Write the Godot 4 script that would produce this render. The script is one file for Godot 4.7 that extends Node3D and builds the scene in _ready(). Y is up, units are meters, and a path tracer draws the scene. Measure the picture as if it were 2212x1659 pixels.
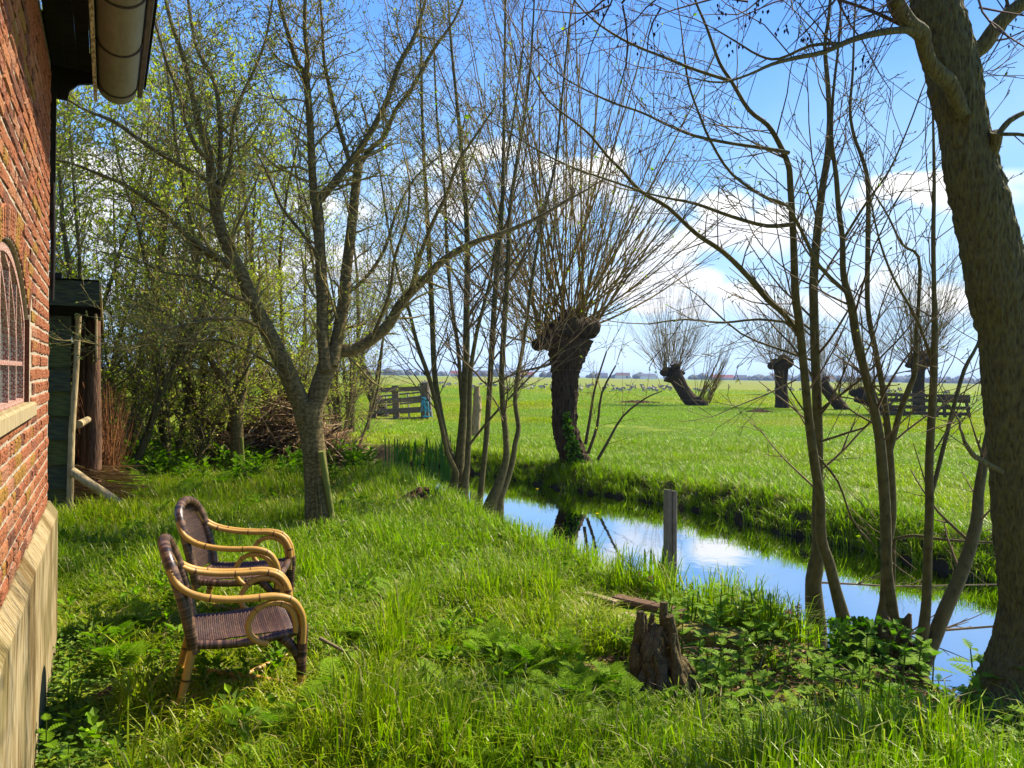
extends Node3D
# A spring morning beside a brick barn: two cane chairs, a ditch, pollard willows and a wide meadow.

const F := 1635.0          # focal length in the 2212 x 1659 working grid
const EYE := Vector3(0, 1.6, 0)
var cam_basis: Basis
var rng := RandomNumberGenerator.new()
var noise := FastNoiseLite.new()
var names := {}
var M := {}

# ---------------------------------------------------------------- mesh builder
class MB:
	var v := PackedVector3Array()
	var n := PackedVector3Array()
	var c := PackedColorArray()
	var ix := PackedInt32Array()
	var org := Vector3.ZERO
	func tri(a: Vector3, b: Vector3, d: Vector3, col: Color) -> void:
		var m := (d - a).cross(b - a).normalized()
		var k := v.size()
		v.push_back(a - org); v.push_back(b - org); v.push_back(d - org)
		for i in 3:
			n.push_back(m); c.push_back(col); ix.push_back(k + i)
	func quad(a: Vector3, b: Vector3, d: Vector3, e: Vector3, col: Color) -> void:
		# clockwise a b d e seen from the front
		var m := (d - a).cross(b - a).normalized()
		if m == Vector3.ZERO:
			m = (e - a).cross(d - a).normalized()
		var k := v.size()
		v.push_back(a - org); v.push_back(b - org); v.push_back(d - org); v.push_back(e - org)
		for i in 4:
			n.push_back(m); c.push_back(col)
		ix.push_back(k); ix.push_back(k + 1); ix.push_back(k + 2)
		ix.push_back(k); ix.push_back(k + 2); ix.push_back(k + 3)
	func tube(pts: PackedVector3Array, rad: PackedFloat32Array, sides: int, col: Color, cap := false) -> void:
		var cnt := pts.size()
		var k := v.size()
		var t := (pts[1] - pts[0]).normalized()
		var a := t.cross(Vector3(0.31, 0.17, 0.93))
		if a.length() < 0.05:
			a = t.cross(Vector3.RIGHT)
		a = a.normalized()
		for i in cnt:
			if i > 0:
				t = (pts[mini(i + 1, cnt - 1)] - pts[i - 1]).normalized()
			a = (a - t * a.dot(t)).normalized()
			var b := t.cross(a)
			var p := pts[i] - org
			for j in sides:
				var ph := TAU * j / sides
				var m := a * cos(ph) + b * sin(ph)
				v.push_back(p + m * rad[i]); n.push_back(m); c.push_back(col)
		for i in cnt - 1:
			for j in sides:
				var q := k + i * sides
				var j2 := (j + 1) % sides
				ix.push_back(q + j); ix.push_back(q + sides + j); ix.push_back(q + sides + j2)
				ix.push_back(q + j); ix.push_back(q + sides + j2); ix.push_back(q + j2)
		if cap:
			for e in [0, cnt - 1]:
				var m: Vector3 = (pts[0] - pts[1]).normalized() if e == 0 else (pts[cnt - 1] - pts[cnt - 2]).normalized()
				var s := v.size()
				v.push_back(pts[e] - org); n.push_back(m); c.push_back(col)
				for j in sides:
					v.push_back(v[k + e * sides + j]); n.push_back(m); c.push_back(col)
				for j in sides:
					var j2 := (j + 1) % sides
					ix.push_back(s)
					if e == 0:
						ix.push_back(s + 1 + j); ix.push_back(s + 1 + j2)
					else:
						ix.push_back(s + 1 + j2); ix.push_back(s + 1 + j)
	func beam(p: Vector3, q: Vector3, w: float, h: float, col: Color, up := Vector3.UP, bev := 0.0) -> void:
		# a bar from p to q, w wide across, h high along up
		var t := (q - p).normalized()
		var s := t.cross(up)
		if s.length() < 0.01:
			s = t.cross(Vector3.RIGHT)
		s = s.normalized()
		var u := s.cross(t).normalized()
		if bev <= 0.0:
			var a := []
			for e in [p, q]:
				for o in [[-1, -1], [1, -1], [1, 1], [-1, 1]]:
					a.append(e + s * w * 0.5 * o[0] + u * h * 0.5 * o[1])
			for j in 4:
				var j2 := (j + 1) % 4
				quad(a[j2], a[j], a[4 + j], a[4 + j2], col)
			quad(a[0], a[1], a[2], a[3], col); quad(a[7], a[6], a[5], a[4], col)
		else:
			var x := w * 0.5; var y := h * 0.5
			var ring := [[-x + bev, -y], [x - bev, -y], [x, -y + bev], [x, y - bev], [x - bev, y], [-x + bev, y], [-x, y - bev], [-x, -y + bev]]
			var a := []
			for e in [p, q]:
				for o in ring:
					a.append(e + s * o[0] + u * o[1])
			for j in 8:
				var j2 := (j + 1) % 8
				quad(a[j2], a[j], a[8 + j], a[8 + j2], col)
			for j in range(1, 7):
				tri(a[0], a[j], a[j + 1], col); tri(a[8], a[8 + j + 1], a[8 + j], col)
	func leaf(p: Vector3, d: Vector3, side: Vector3, L: float, w: float, col: Color, fold := 0.25) -> void:
		# a folded leaf of four faces: two halves that meet at the midrib
		var up := side.cross(d).normalized()
		var m := p + d * L * 0.45 - up * w * fold * 0.5
		var tip := p + d * L - up * w * 0.15
		var l := p + d * L * 0.42 + side * w * 0.5 + up * w * fold
		var r := p + d * L * 0.42 - side * w * 0.5 + up * w * fold
		tri(p, l, m, col); tri(m, l, tip, col); tri(p, m, r, col); tri(m, tip, r, col)
	func mesh() -> ArrayMesh:
		var a := []
		a.resize(Mesh.ARRAY_MAX)
		a[Mesh.ARRAY_VERTEX] = v; a[Mesh.ARRAY_NORMAL] = n; a[Mesh.ARRAY_COLOR] = c; a[Mesh.ARRAY_INDEX] = ix
		var m := ArrayMesh.new()
		if v.size() > 0:
			m.add_surface_from_arrays(Mesh.PRIMITIVE_TRIANGLES, a)
		return m

func mb(o := Vector3.ZERO) -> MB:
	var b := MB.new(); b.org = o; return b

# ---------------------------------------------------------------- naming
func numbered(called: String) -> String:
	var k: int = names.get(called, 0)
	names[called] = k + 1
	return called if k == 0 else "%s_%03d" % [called, k]
func tag(o: Node3D, label: String, category: String, group := "", kind := "") -> Node3D:
	if label: o.set_meta("label", label)
	if category: o.set_meta("category", category)
	if group: o.set_meta("group", group)
	if kind: o.set_meta("kind", kind)
	return o
func thing(called: String, label: String, category: String, at := Vector3.ZERO, group := "") -> Node3D:
	var o := Node3D.new(); o.name = numbered(called); add_child(o); o.position = at
	return tag(o, label, category, group)
func put(called: String, m: Mesh, mt: Material, parent: Node3D, stuff := false) -> MeshInstance3D:
	var o := MeshInstance3D.new(); o.mesh = m; o.material_override = mt
	o.name = numbered(called) if parent == self else called
	parent.add_child(o, true)
	if stuff: o.set_meta("kind", "stuff")
	return o
func lone(called: String, b: MB, mt: Material, label: String, category: String, group := "") -> MeshInstance3D:
	var o := put(called, b.mesh(), mt, self)
	o.position = b.org
	tag(o, label, category, group)
	return o
func copy(o: Node3D, label := "") -> Node3D:
	var base := String(o.name).rstrip("0123456789").trim_suffix("_")
	var r: Node3D = o.duplicate(); r.name = numbered(base); add_child(r)
	if label: r.set_meta("label", label)
	return r
func setting(called: String, m: Mesh, mt: Material) -> MeshInstance3D:
	var o := put(called, m, mt, self); o.set_meta("kind", "structure"); return o

# ---------------------------------------------------------------- places
func ray(x: float, y: float) -> Vector3:
	return cam_basis * Vector3((x - 1106.0) / F, -(y - 829.5) / F, -1.0)
func W(x: float, y: float, d: float) -> Vector3:
	return EYE + ray(x, y) * d
func G(x: float, y: float, h := 0.0) -> Vector3:
	var r := ray(x, y); return EYE + r * ((h - EYE.y) / r.y)
func rr(a: float, b: float) -> float:
	return rng.randf_range(a, b)
func rv() -> Vector3:
	return Vector3(rr(-1, 1), rr(-1, 1), rr(-1, 1))
func smooth(p: Array, per := 4) -> PackedVector3Array:
	var o := PackedVector3Array()
	for i in p.size() - 1:
		var a: Vector3 = p[maxi(i - 1, 0)]; var b: Vector3 = p[i]; var c: Vector3 = p[i + 1]; var d: Vector3 = p[mini(i + 2, p.size() - 1)]
		for k in per:
			o.push_back(b.cubic_interpolate(c, a, d, float(k) / per))
	o.push_back(p[-1]); return o
func smooth_f(p: Array, per := 4) -> PackedFloat32Array:
	var o := PackedFloat32Array()
	for i in p.size() - 1:
		for k in per: o.push_back(lerpf(p[i], p[i + 1], float(k) / per))
	o.push_back(p[-1]); return o

# ---------------------------------------------------------------- materials
func ntex(cols: Array, freq: float, sd: int, size := 256, kind := FastNoiseLite.TYPE_SIMPLEX_SMOOTH, oct := 4, gray := false) -> Array:
	var f := FastNoiseLite.new(); f.noise_type = kind; f.frequency = freq; f.seed = sd; f.fractal_octaves = oct
	var im := f.get_seamless_image(size, size, false, false, 0.15)
	im.convert(Image.FORMAT_L8)
	var raw := im.get_data()
	var lut := PackedByteArray()
	for i in 256:
		var t := i / 255.0 * (cols.size() - 1)
		var k := mini(int(t), cols.size() - 2)
		var q: Color = cols[k].lerp(cols[k + 1], t - k)
		lut.append_array(PackedByteArray([q.r8, q.g8, q.b8]))
	var out := PackedByteArray(); out.resize(raw.size() * 3)
	for i in raw.size():
		var k := raw[i] * 3
		out[i * 3] = lut[k]; out[i * 3 + 1] = lut[k + 1]; out[i * 3 + 2] = lut[k + 2]
	return [ImageTexture.create_from_image(Image.create_from_data(size, size, false, Image.FORMAT_RGB8, out)), ImageTexture.create_from_image(im)]
func mat(key: String, cols: Array, scale: Vector3, freq := 0.03, rough := 0.9, relief := 0.0, kind := FastNoiseLite.TYPE_SIMPLEX_SMOOTH, world := false) -> StandardMaterial3D:
	var m := StandardMaterial3D.new()
	var t := ntex(cols, freq, hash(key) % 9973, 256, kind)
	m.albedo_texture = t[0]
	m.uv1_triplanar = true; m.uv1_world_triplanar = world; m.uv1_scale = scale
	m.roughness = rough; m.metallic_specular = 0.3
	if relief > 0.0:
		m.heightmap_enabled = true; m.heightmap_texture = t[1]; m.heightmap_scale = relief
	m.vertex_color_use_as_albedo = true
	M[key] = m
	return m
func plain(key: String, rough := 0.85, through := Color(0, 0, 0)) -> StandardMaterial3D:
	var m := StandardMaterial3D.new()
	m.vertex_color_use_as_albedo = true; m.roughness = rough; m.metallic_specular = 0.3
	if through != Color(0, 0, 0):
		m.backlight_enabled = true; m.backlight = through
	M[key] = m
	return m
func hx(s: String) -> Color:
	return Color.html(s)
func lin(s: String) -> Color:
	return Color.html(s).srgb_to_linear()
const WHITE := Color(1, 1, 1)
# ---------------------------------------------------------------- camera, sky, sun
func view_and_light() -> void:
	var cam := Camera3D.new()
	cam.name = "camera"
	cam.fov = rad_to_deg(2.0 * atan(829.5 / F)); cam.near = 0.05; cam.far = 6000.0
	cam.position = EYE
	cam.rotation = Vector3(-0.0107, 0, 0.0145)
	add_child(cam); cam.current = true
	cam_basis = cam.basis
	var e := Environment.new()
	e.background_mode = Environment.BG_SKY
	e.tonemap_mode = Environment.TONE_MAPPER_LINEAR
	e.tonemap_exposure = 2.5
	e.sdfgi_enabled = true; e.ssao_enabled = true; e.ssil_enabled = true
	var s := Sky.new()
	var pm := PanoramaSkyMaterial.new(); pm.panorama = sky_image()
	s.sky_material = pm; e.sky = s
	e.background_energy_multiplier = 0.55
	e.fog_enabled = true; e.fog_density = 0.00022; e.fog_light_color = Color(0.72, 0.83, 1.0)
	var we := WorldEnvironment.new(); we.environment = e; we.name = "air"; add_child(we)
	var sun := DirectionalLight3D.new(); sun.name = "sun"
	sun.light_energy = 1.6; sun.light_color = Color(1.0, 0.95, 0.86); sun.light_angular_distance = 0.5; sun.shadow_enabled = true
	var el := deg_to_rad(48.0); var az := deg_to_rad(36.0)
	var to_sun := Vector3(cos(az) * cos(el), sin(el), -sin(az) * cos(el))
	add_child(sun)
	sun.look_at_from_position(to_sun * 50.0, Vector3.ZERO)

func sky_image() -> ImageTexture:
	# azimuth 0 is straight ahead (-z), positive to the right; cumulus heaps drift low round the whole sky
	var w := 3072; var h := 1536
	var rows := h / 2 + 24
	var dens := PackedFloat32Array(); dens.resize(w * (h / 2))
	var heaps := [[30, 9.5, 9, 4.2], [22, 9, 7, 3.2], [13, 8.0, 6, 3.2], [37, 16, 8, 4.8], [41, 21.5, 6, 4.2], [35.5, 6.0, 7, 2.6], [2, 6.5, 9, 2.6], [-6, 8, 7, 2.6], [-14, 6.0, 9, 2.4], [-24, 6, 7, 2.2], [8, 3.4, 12, 1.3], [24, 3.0, 13, 1.2], [-12, 2.6, 14, 1.2], [-30, 3.5, 12, 1.6], [17, 12.2, 3.6, 2.0]]
	var rg := RandomNumberGenerator.new(); rg.seed = 77
	for i in 34:
		heaps.append([rg.randf_range(48, 318), rg.randf_range(3, 16), rg.randf_range(5, 11), rg.randf_range(2, 4.4)])
	for q in heaps:
		for k in 15:
			var pu := rg.randf_range(-1, 1); var pv := rg.randf_range(-0.45, 1.0) * (1.0 - absf(pu) * 0.8)
			var ca: float = q[0] + pu * q[2] * 0.8; var ce: float = q[1] + pv * q[3] * 0.8
			var ra: float = q[2] * rg.randf_range(0.2, 0.42); var re: float = q[3] * rg.randf_range(0.3, 0.5)
			var y0 := maxi(0, int((ce - re) / 180.0 * h)); var y1 := mini(h / 2 - 1, int((ce + re) / 180.0 * h))
			var x0 := int((ca - ra + 180.0) / 360.0 * w); var x1 := int((ca + ra + 180.0) / 360.0 * w)
			for y in range(y0, y1 + 1):
				var dv := (y * 180.0 / h - ce) / re
				for x in range(x0, x1 + 1):
					var du := (x * 360.0 / w - 180.0 - ca) / ra
					var g := 1.0 - du * du - dv * dv
					if g > 0.0:
						var at := y * w + posmod(x, w)
						dens[at] = maxf(dens[at], g)
	var f := FastNoiseLite.new(); f.frequency = 0.012; f.fractal_octaves = 5; f.seed = 5
	var im := f.get_image(w, h / 2, false, false, false); im.convert(Image.FORMAT_L8)
	var nz := im.get_data()
	f.frequency = 0.0045; f.seed = 9
	im = f.get_image(w, h / 2, false, false, false); im.convert(Image.FORMAT_L8)
	var nz2 := im.get_data()
	var out := Image.create(w, h, false, Image.FORMAT_RGB8)
	out.fill(Color(0.30, 0.36, 0.22))
	var buf := out.get_data()
	for y in h / 2:
		var el := (y + 0.5) * 180.0 / h
		var t := clampf(el / 75.0, 0, 1)
		var base := Color(0.80, 0.905, 1.0).lerp(Color(0.58, 0.79, 1.0), clampf(el / 14.0, 0, 1)).lerp(Color(0.40, 0.635, 0.965), smoothstep(6.0, 34.0, el)).lerp(Color(0.20, 0.40, 0.82), t * t)
		var row := (h / 2 - 1 - y) * w
		for x in w:
			var at := y * w + x
			var a := nz[at] / 255.0
			var d := dens[at] * 0.9 - 0.12 + (a - 0.5) * 1.9
			
			var veil := clampf((nz2[at] / 255.0 - 0.42) * 2.2, 0, 1) * clampf(1.0 - absf(el - 7.0) / 16.0, 0, 1) * 0.8
			var q := base.lerp(Color(0.93, 0.96, 1.0), veil)
			if d > -0.12 and dens[at] > 0.0:
				var up := 0.0
				if y + 14 < h / 2: up = dens[(y + 14) * w + x]
				var lit := clampf(1.05 - up * 0.55 + (a - 0.5) * 0.5, 0, 1)
				q = q.lerp(Color(0.74, 0.79, 0.90).lerp(Color(1.0, 1.0, 1.0), lit), smoothstep(-0.12, 0.95, d))
			var o := (row + x) * 3
			buf[o] = int(q.r * 255); buf[o + 1] = int(q.g * 255); buf[o + 2] = int(q.b * 255)
	return ImageTexture.create_from_image(Image.create_from_data(w, h, false, Image.FORMAT_RGB8, buf))

# ---------------------------------------------------------------- land and water
const NEAR_EDGE := [[8, 3], [5.4, 0.4], [4.2, -1.4], [3.3, -2.8], [2.85, -3.9], [2.3, -4.6], [2.0, -5.1], [1.55, -5.6], [1.05, -6.2], [0.55, -6.9], [0.12, -7.8], [-0.2, -8.6], [-0.65, -10], [-1.35, -11.3], [-2.1, -12.6], [-3.0, -14.2]]
const FAR_EDGE := [[-3.0, -16.4], [-1.9, -16.3], [-1.0, -15.3], [-0.3, -14.4], [0.35, -13.6], [1.1, -12.75], [1.9, -12.05], [2.9, -10.8], [3.4, -9.5], [3.95, -8.7], [4.7, -7.3], [6.0, -5.9], [8, -4.0], [13, 0]]
var water_poly := PackedVector2Array()
const WATER := -0.34
func shore(x: float, z: float) -> float:
	# signed distance to the water's edge, negative in the ditch
	if x < -4.5 or x > 14.0 or z > 4.0 or z < -18.0: return 9.0
	var p := Vector2(x, z)
	var best := 1e9
	var inside := false
	var c := water_poly.size()
	var j := c - 1
	for i in c:
		var a := water_poly[j]; var b := water_poly[i]
		var ab := b - a
		var t := clampf((p - a).dot(ab) / ab.length_squared(), 0, 1)
		best = minf(best, p.distance_squared_to(a + ab * t))
		if (a.y > p.y) != (b.y > p.y) and p.x < (b.x - a.x) * (p.y - a.y) / (b.y - a.y) + a.x: inside = not inside
		j = i
	var s := sqrt(best)
	return -s if inside else s
func ground_y(x: float, z: float) -> float:
	var near := clampf(1.0 - (absf(z) - 25.0) / 40.0, 0, 1)
	var y := (noise.get_noise_2d(x * 9.0, z * 9.0) * 0.07 + noise.get_noise_2d(x * 40.0, z * 40.0) * 0.025) * near
	var s := shore(x, z)
	if s < 2.0:
		s += noise.get_noise_2d(x * 60.0 + 300.0, z * 60.0) * 0.16
		if s < 0.0: return WATER - 0.02 + maxf(-0.4, s * 0.8)
		var k := smoothstep(0.0, 0.42, s)
		return lerpf(WATER - 0.02, y, k)
	return y
func land() -> void:
	for q in NEAR_EDGE + FAR_EDGE: water_poly.push_back(Vector2(q[0], q[1]))
	var xs := PackedFloat32Array(); var zs := PackedFloat32Array()
	for v in [-2500, -1600, -1000, -600, -400, -280, -200, -150, -110, -80, -60, -45, -35, -28, -22, -18, -15, -12]: xs.push_back(v)
	var x := -10.0
	while x < 9.0:
		xs.push_back(x); x += 0.125
	for v in [9.2, 10, 11, 12.5, 14, 16, 18, 21, 25, 30, 36, 45, 60, 80, 110, 150, 200, 280, 400, 600, 1000, 1600, 2500]: xs.push_back(v)
	for v in [60, 30, 15, 8, 4, 2, 1]: zs.push_back(v)
	var z := 0.5
	while z > -19.0:
		zs.push_back(z); z -= 0.125
	var dz := 0.3
	while z > -60.0:
		zs.push_back(z); z -= dz; dz *= 1.04
	for v in [-64, -72, -82, -95, -110, -130, -160, -200, -260, -340, -450, -600, -800, -1100, -1600, -2400, -3600]: zs.push_back(v)
	var b := mb()
	var nx := xs.size()
	var soil := Color(0.045, 0.032, 0.018); var turf := Color(0.16, 0.21, 0.010); var dry := Color(0.21, 0.19, 0.04)
	for zi in zs.size():
		for xi in nx:
			var px := xs[xi]; var pz := zs[zi]
			b.v.push_back(Vector3(px, ground_y(px, pz), pz))
			var band := noise.get_noise_2d(px * 1.2, pz * 2.4) * 0.5 + 0.5
			var q := turf.lerp(dry, 0.7 * smoothstep(0.45, 0.7, band))
			var s := shore(px, pz)
			if s < 0.55: q = soil.lerp(q, smoothstep(0.25, 0.55, s))
			if px < -2.3 and pz < -11.5 and pz > -17.0: q = q.lerp(soil, 0.45 + 0.3 * noise.get_noise_2d(px * 30.0, pz * 30.0))
			b.c.push_back(q)
	for zi in zs.size():
		for xi in nx:
			var k := zi * nx + xi
			var l := b.v[zi * nx + maxi(xi - 1, 0)]; var r := b.v[zi * nx + mini(xi + 1, nx - 1)]
			var u := b.v[mini(zi + 1, zs.size() - 1) * nx + xi]; var d := b.v[maxi(zi - 1, 0) * nx + xi]
			b.n.push_back((r - l).cross(u - d).normalized())
			if xi < nx - 1 and zi < zs.size() - 1:
				b.ix.append_array(PackedInt32Array([k, k + nx + 1, k + 1, k, k + nx, k + nx + 1]))
	var gm := mat("ground", [hx("8f8f80"), hx("d8d8cc"), hx("ffffff"), hx("a8a894")], Vector3(0.9, 0.9, 0.9), 0.03, 1.0, 1.5, FastNoiseLite.TYPE_SIMPLEX_SMOOTH, true)
	setting("ground", b.mesh(), gm)
	# the ditch: a still, dark sheet that mirrors sky and banks
	var wb := mb()
	for k in 14:
		for i in 26:
			var a := Vector3(-5 + k * 1.4, WATER, 4 - i * 0.9)
			wb.quad(a + Vector3(0, 0, -0.9), a + Vector3(1.4, 0, -0.9), a + Vector3(1.4, 0, 0), a, WHITE)
	var wm := StandardMaterial3D.new()
	wm.albedo_color = Color(0.78, 0.80, 0.83); wm.metallic = 1.0; wm.roughness = 0.03; wm.metallic_specular = 0.6
	var nt := ntex([Color.BLACK, WHITE], 0.012, 31, 512, FastNoiseLite.TYPE_SIMPLEX_SMOOTH, 3)
	wm.heightmap_enabled = true; wm.heightmap_texture = nt[1]; wm.heightmap_scale = 0.05
	wm.uv1_triplanar = true; wm.uv1_world_triplanar = true; wm.uv1_scale = Vector3(0.35, 0.35, 0.35)
	setting("water", wb.mesh(), wm)
# ---------------------------------------------------------------- trees
func traced(t: Array, d0: float, d1: float, per := 3) -> Array:
	# [[x, y, width], ...] read off the photograph, at depths running from d0 to d1 -> [points, radii]
	var p := []; var r := []
	for i in t.size():
		var d := lerpf(d0, d1, float(i) / maxi(t.size() - 1, 1))
		p.append(W(t[i][0], t[i][1], d)); r.append(t[i][2] * 0.5 * d / F)
	return [smooth(p, per), smooth_f(r, per)]
func knobbly(b: MB, pts: PackedVector3Array, rad: PackedFloat32Array, sides: int, amp: float, fr: float, col: Color, ridge := 0.0, furrow := 0.0) -> void:
	# a tube whose skin swells and furrows
	var k0 := b.v.size()
	b.tube(pts, rad, sides, col, true)
	for i in pts.size():
		for j in sides:
			var k := k0 + i * sides + j
			var q := b.v[k] + b.org
			var o := noise.get_noise_3d(q.x * fr, q.y * fr * 0.45, q.z * fr) * amp
			if ridge > 0.0:
				o += ridge * (absf(noise.get_noise_3d(q.x * fr * 4.0, q.y * fr * 0.7, q.z * fr * 4.0)) * 2.0 - 0.5)
			var dig := 0.0
			if furrow > 0.0:
				dig = furrow * (absf(noise.get_noise_3d(q.x * 900.0, q.y * 130.0, q.z * 900.0)) * 2.2 - 0.7)
			b.v[k] += b.n[k] * (rad[i] * o + dig)
	# normals again, from the displaced rings
	for i in pts.size():
		for j in sides:
			var k := k0 + i * sides
			var a := b.v[k + (j + 1) % sides] - b.v[k + (j + sides - 1) % sides]
			var u := b.v[k0 + mini(i + 1, pts.size() - 1) * sides + j] - b.v[k0 + maxi(i - 1, 0) * sides + j]
			var m := a.cross(u).normalized()
			if m.dot(b.n[k + j]) < 0.0: m = -m
			b.n[k + j] = m
func bud(b: MB, p: Vector3, d: Vector3, L: float, col: Color) -> void:
	var s := d.cross(Vector3(0.3, 0.5, 0.8)).normalized() * L * 0.28
	var u := s.cross(d)
	var m := p + d * L * 0.4
	var tip := p + d * L
	b.tri(m + s, m + u, tip, col); b.tri(m + u, m - s, tip, col); b.tri(m - s, m + s, tip, col)
	b.tri(p, m + u, m + s, col); b.tri(p, m - s, m + u, col); b.tri(p, m + s, m - s, col)
func off(d: Vector3, ang: float) -> Vector3:
	var a := d.cross(rv())
	if a.length() < 0.01: a = d.cross(Vector3.RIGHT)
	return d.rotated(a.normalized(), ang)
# a style: seg, wig (crook), up (tropism), dens (children per metre by level), ratio, ang, last (deepest level), col, buds (chance), bud (length), bcol, leaf (chance), lsize, lcols
func grow(b: MB, lf: MB, p: Vector3, d: Vector3, L: float, r: float, lvl: int, s: Dictionary) -> void:
	var n := clampi(int(L / s.seg), 2, 12)
	var pts := PackedVector3Array([p]); var rad := PackedFloat32Array([r])
	var dirs := PackedVector3Array([d])
	var rt := maxf(r * 0.35, s.thin)
	for i in n:
		d = (d + rv() * s.wig + Vector3(0, s.up, 0)).normalized()
		p += d * (L / n)
		pts.push_back(p); rad.push_back(lerpf(r, rt, float(i + 1) / n)); dirs.push_back(d)
	var q: Color = s.col
	b.tube(pts, rad, 4 if r > 0.012 else 3, q * rr(0.75, 1.2))
	if lvl < s.last:
		var cnt: float = L * s.dens[lvl]
		var c := int(cnt) + (1 if rng.randf() < cnt - int(cnt) else 0)
		for k in c:
			var f := rr(0.12, 1.0)
			var i := clampi(int(f * n), 0, n - 1)
			var o := pts[i].lerp(pts[i + 1], f * n - i)
			var cl: float = L * s.ratio * rr(0.55, 1.15) * (1.15 - 0.6 * f)
			if cl < s.minl: cl = s.minl * rr(0.7, 1.2)
			grow(b, lf, o, off(dirs[i], s.ang * rr(0.7, 1.3)), cl, maxf(rad[i] * 0.58, s.thin), lvl + 1, s)
	if lf != null:
		var spots: int = n if lvl >= s.last - 1 else 0
		for i in spots:
			if rng.randf() < s.buds:
				bud(lf, pts[i + 1], off(dirs[i + 1], rr(0.1, 0.8)), s.bud * rr(0.6, 1.3), s.bcol)
			if rng.randf() < s.leaf:
				var ld := (off(dirs[i + 1], rr(0.4, 1.3)) + Vector3(0, 0.15, 0)).normalized()
				var sd := ld.cross(rv()).normalized()
				var lc: Color = s.lcols[rng.randi() % s.lcols.size()]
				var ls: float = s.lsize * rr(0.6, 1.3)
				lf.leaf(pts[i + 1], ld, sd, ls, ls * 0.62, lc * rr(0.8, 1.2))
func sprouts(b: MB, lf: MB, pts: PackedVector3Array, rad: PackedFloat32Array, per_m: float, L0: float, L1: float, s: Dictionary, from := 0.0, ang := 0.9, rmul := 0.4) -> void:
	# side twigs all along a traced limb
	for i in range(int(pts.size() * from), pts.size() - 1):
		var sl := pts[i].distance_to(pts[i + 1])
		var cnt := sl * per_m
		var c := int(cnt) + (1 if rng.randf() < cnt - int(cnt) else 0)
		var t := (pts[i + 1] - pts[i]).normalized()
		for k in c:
			var f := rng.randf()
			var d := off(t, ang * rr(0.7, 1.25))
			var r := clampf(rad[i] * rmul * rr(0.5, 1.0), s.thin * 1.3, 0.016)
			grow(b, lf, pts[i].lerp(pts[i + 1], f) + d * rad[i] * 0.7, d, rr(L0, L1), r, 0, s)
func carry(b: MB, lf: MB, pts: PackedVector3Array, rad: PackedFloat32Array, L: float, s: Dictionary) -> void:
	# the limb goes on past the end of its tracing
	var t := (pts[-1] - pts[-2]).normalized()
	grow(b, lf, pts[-1], t, L, rad[-1], 0, s)

func tree_styles() -> Dictionary:
	var S := {}
	var green := [lin("a9b83a"), lin("8fae2c"), lin("c2c44e")]
	S.fruit = {seg = 0.055, wig = 0.30, up = 0.03, dens = [9.0, 11.0, 0.0], ratio = 0.42, minl = 0.05, ang = 0.95, last = 2, thin = 0.0016, col = lin("857846"), buds = 0.7, bud = 0.026, bcol = lin("8d9048"), leaf = 0.05, lsize = 0.03, lcols = green}
	S.alder = {seg = 0.09, wig = 0.22, up = 0.02, dens = [4.0, 5.0, 0.0], ratio = 0.42, minl = 0.07, ang = 0.75, last = 2, thin = 0.0014, col = lin("4d4034"), buds = 0.35, bud = 0.016, bcol = lin("6f3f35"), leaf = 0.0, lsize = 0.03, lcols = green}
	S.stool = {seg = 0.11, wig = 0.15, up = 0.035, dens = [4.6, 4.6, 0.0], ratio = 0.40, minl = 0.08, ang = 0.7, last = 2, thin = 0.0022, col = lin("5d5138"), buds = 0.3, bud = 0.02, bcol = lin("87803c"), leaf = 0.03, lsize = 0.03, lcols = green}
	S.shoot = {seg = 0.35, wig = 0.035, up = 0.03, dens = [1.7, 1.8, 0.0], ratio = 0.30, minl = 0.2, ang = 0.42, last = 2, thin = 0.0026, col = lin("74602f"), buds = 0.3, bud = 0.04, bcol = lin("b0a444"), leaf = 0.16, lsize = 0.05, lcols = green}
	S.bush = {seg = 0.16, wig = 0.22, up = 0.05, dens = [4.2, 5.0, 0.0], ratio = 0.42, minl = 0.12, ang = 0.75, last = 2, thin = 0.0030, col = lin("6b5f42"), buds = 0.0, bud = 0.02, bcol = lin("8d9048"), leaf = 0.9, lsize = 0.066, lcols = [lin("b8bc3c"), lin("c8c44a"), lin("9caa34"), lin("d0c46a")]}
	S.bare = S.bush.duplicate(); S.bare.leaf = 0.4; S.bare.lsize = 0.05
	return S
var S := {}

func timber(called: String, label: String, category: String, base: Vector3, group := "") -> Dictionary:
	var t := thing(called, label, category, base, group)
	return {node = t, tw = mb(base), lf = mb(base), base = base}
func limb(T: Dictionary, called: String, tr: Array, d0: float, d1: float, mt: Material, sides := 8, amp := 0.12, fr := 14.0, ridge := 0.0, furrow := 0.0) -> Array:
	var q := traced(tr, d0, d1, 12 if furrow > 0.0 else 3)
	if (called == "stem" or called == "trunk") and q[0][0].y < 0.6:   # the foot goes on into the ground
		var foot: Vector3 = q[0][0]
		q[0].insert(0, Vector3(foot.x, minf(foot.y - 0.1, -0.55), foot.z)); q[1].insert(0, q[1][0] * 1.25)
	var b := mb(T.base)
	knobbly(b, q[0], q[1], sides, amp, fr, WHITE, ridge, furrow)
	put(called, b.mesh(), mt, T.node)
	return q
func finish(T: Dictionary, bud_name := "buds") -> void:
	if T.tw.v.size(): put("twigs", T.tw.mesh(), M.twig, T.node, true)
	if T.lf.v.size(): put(bud_name, T.lf.mesh(), M.leaf, T.node, true)

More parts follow.
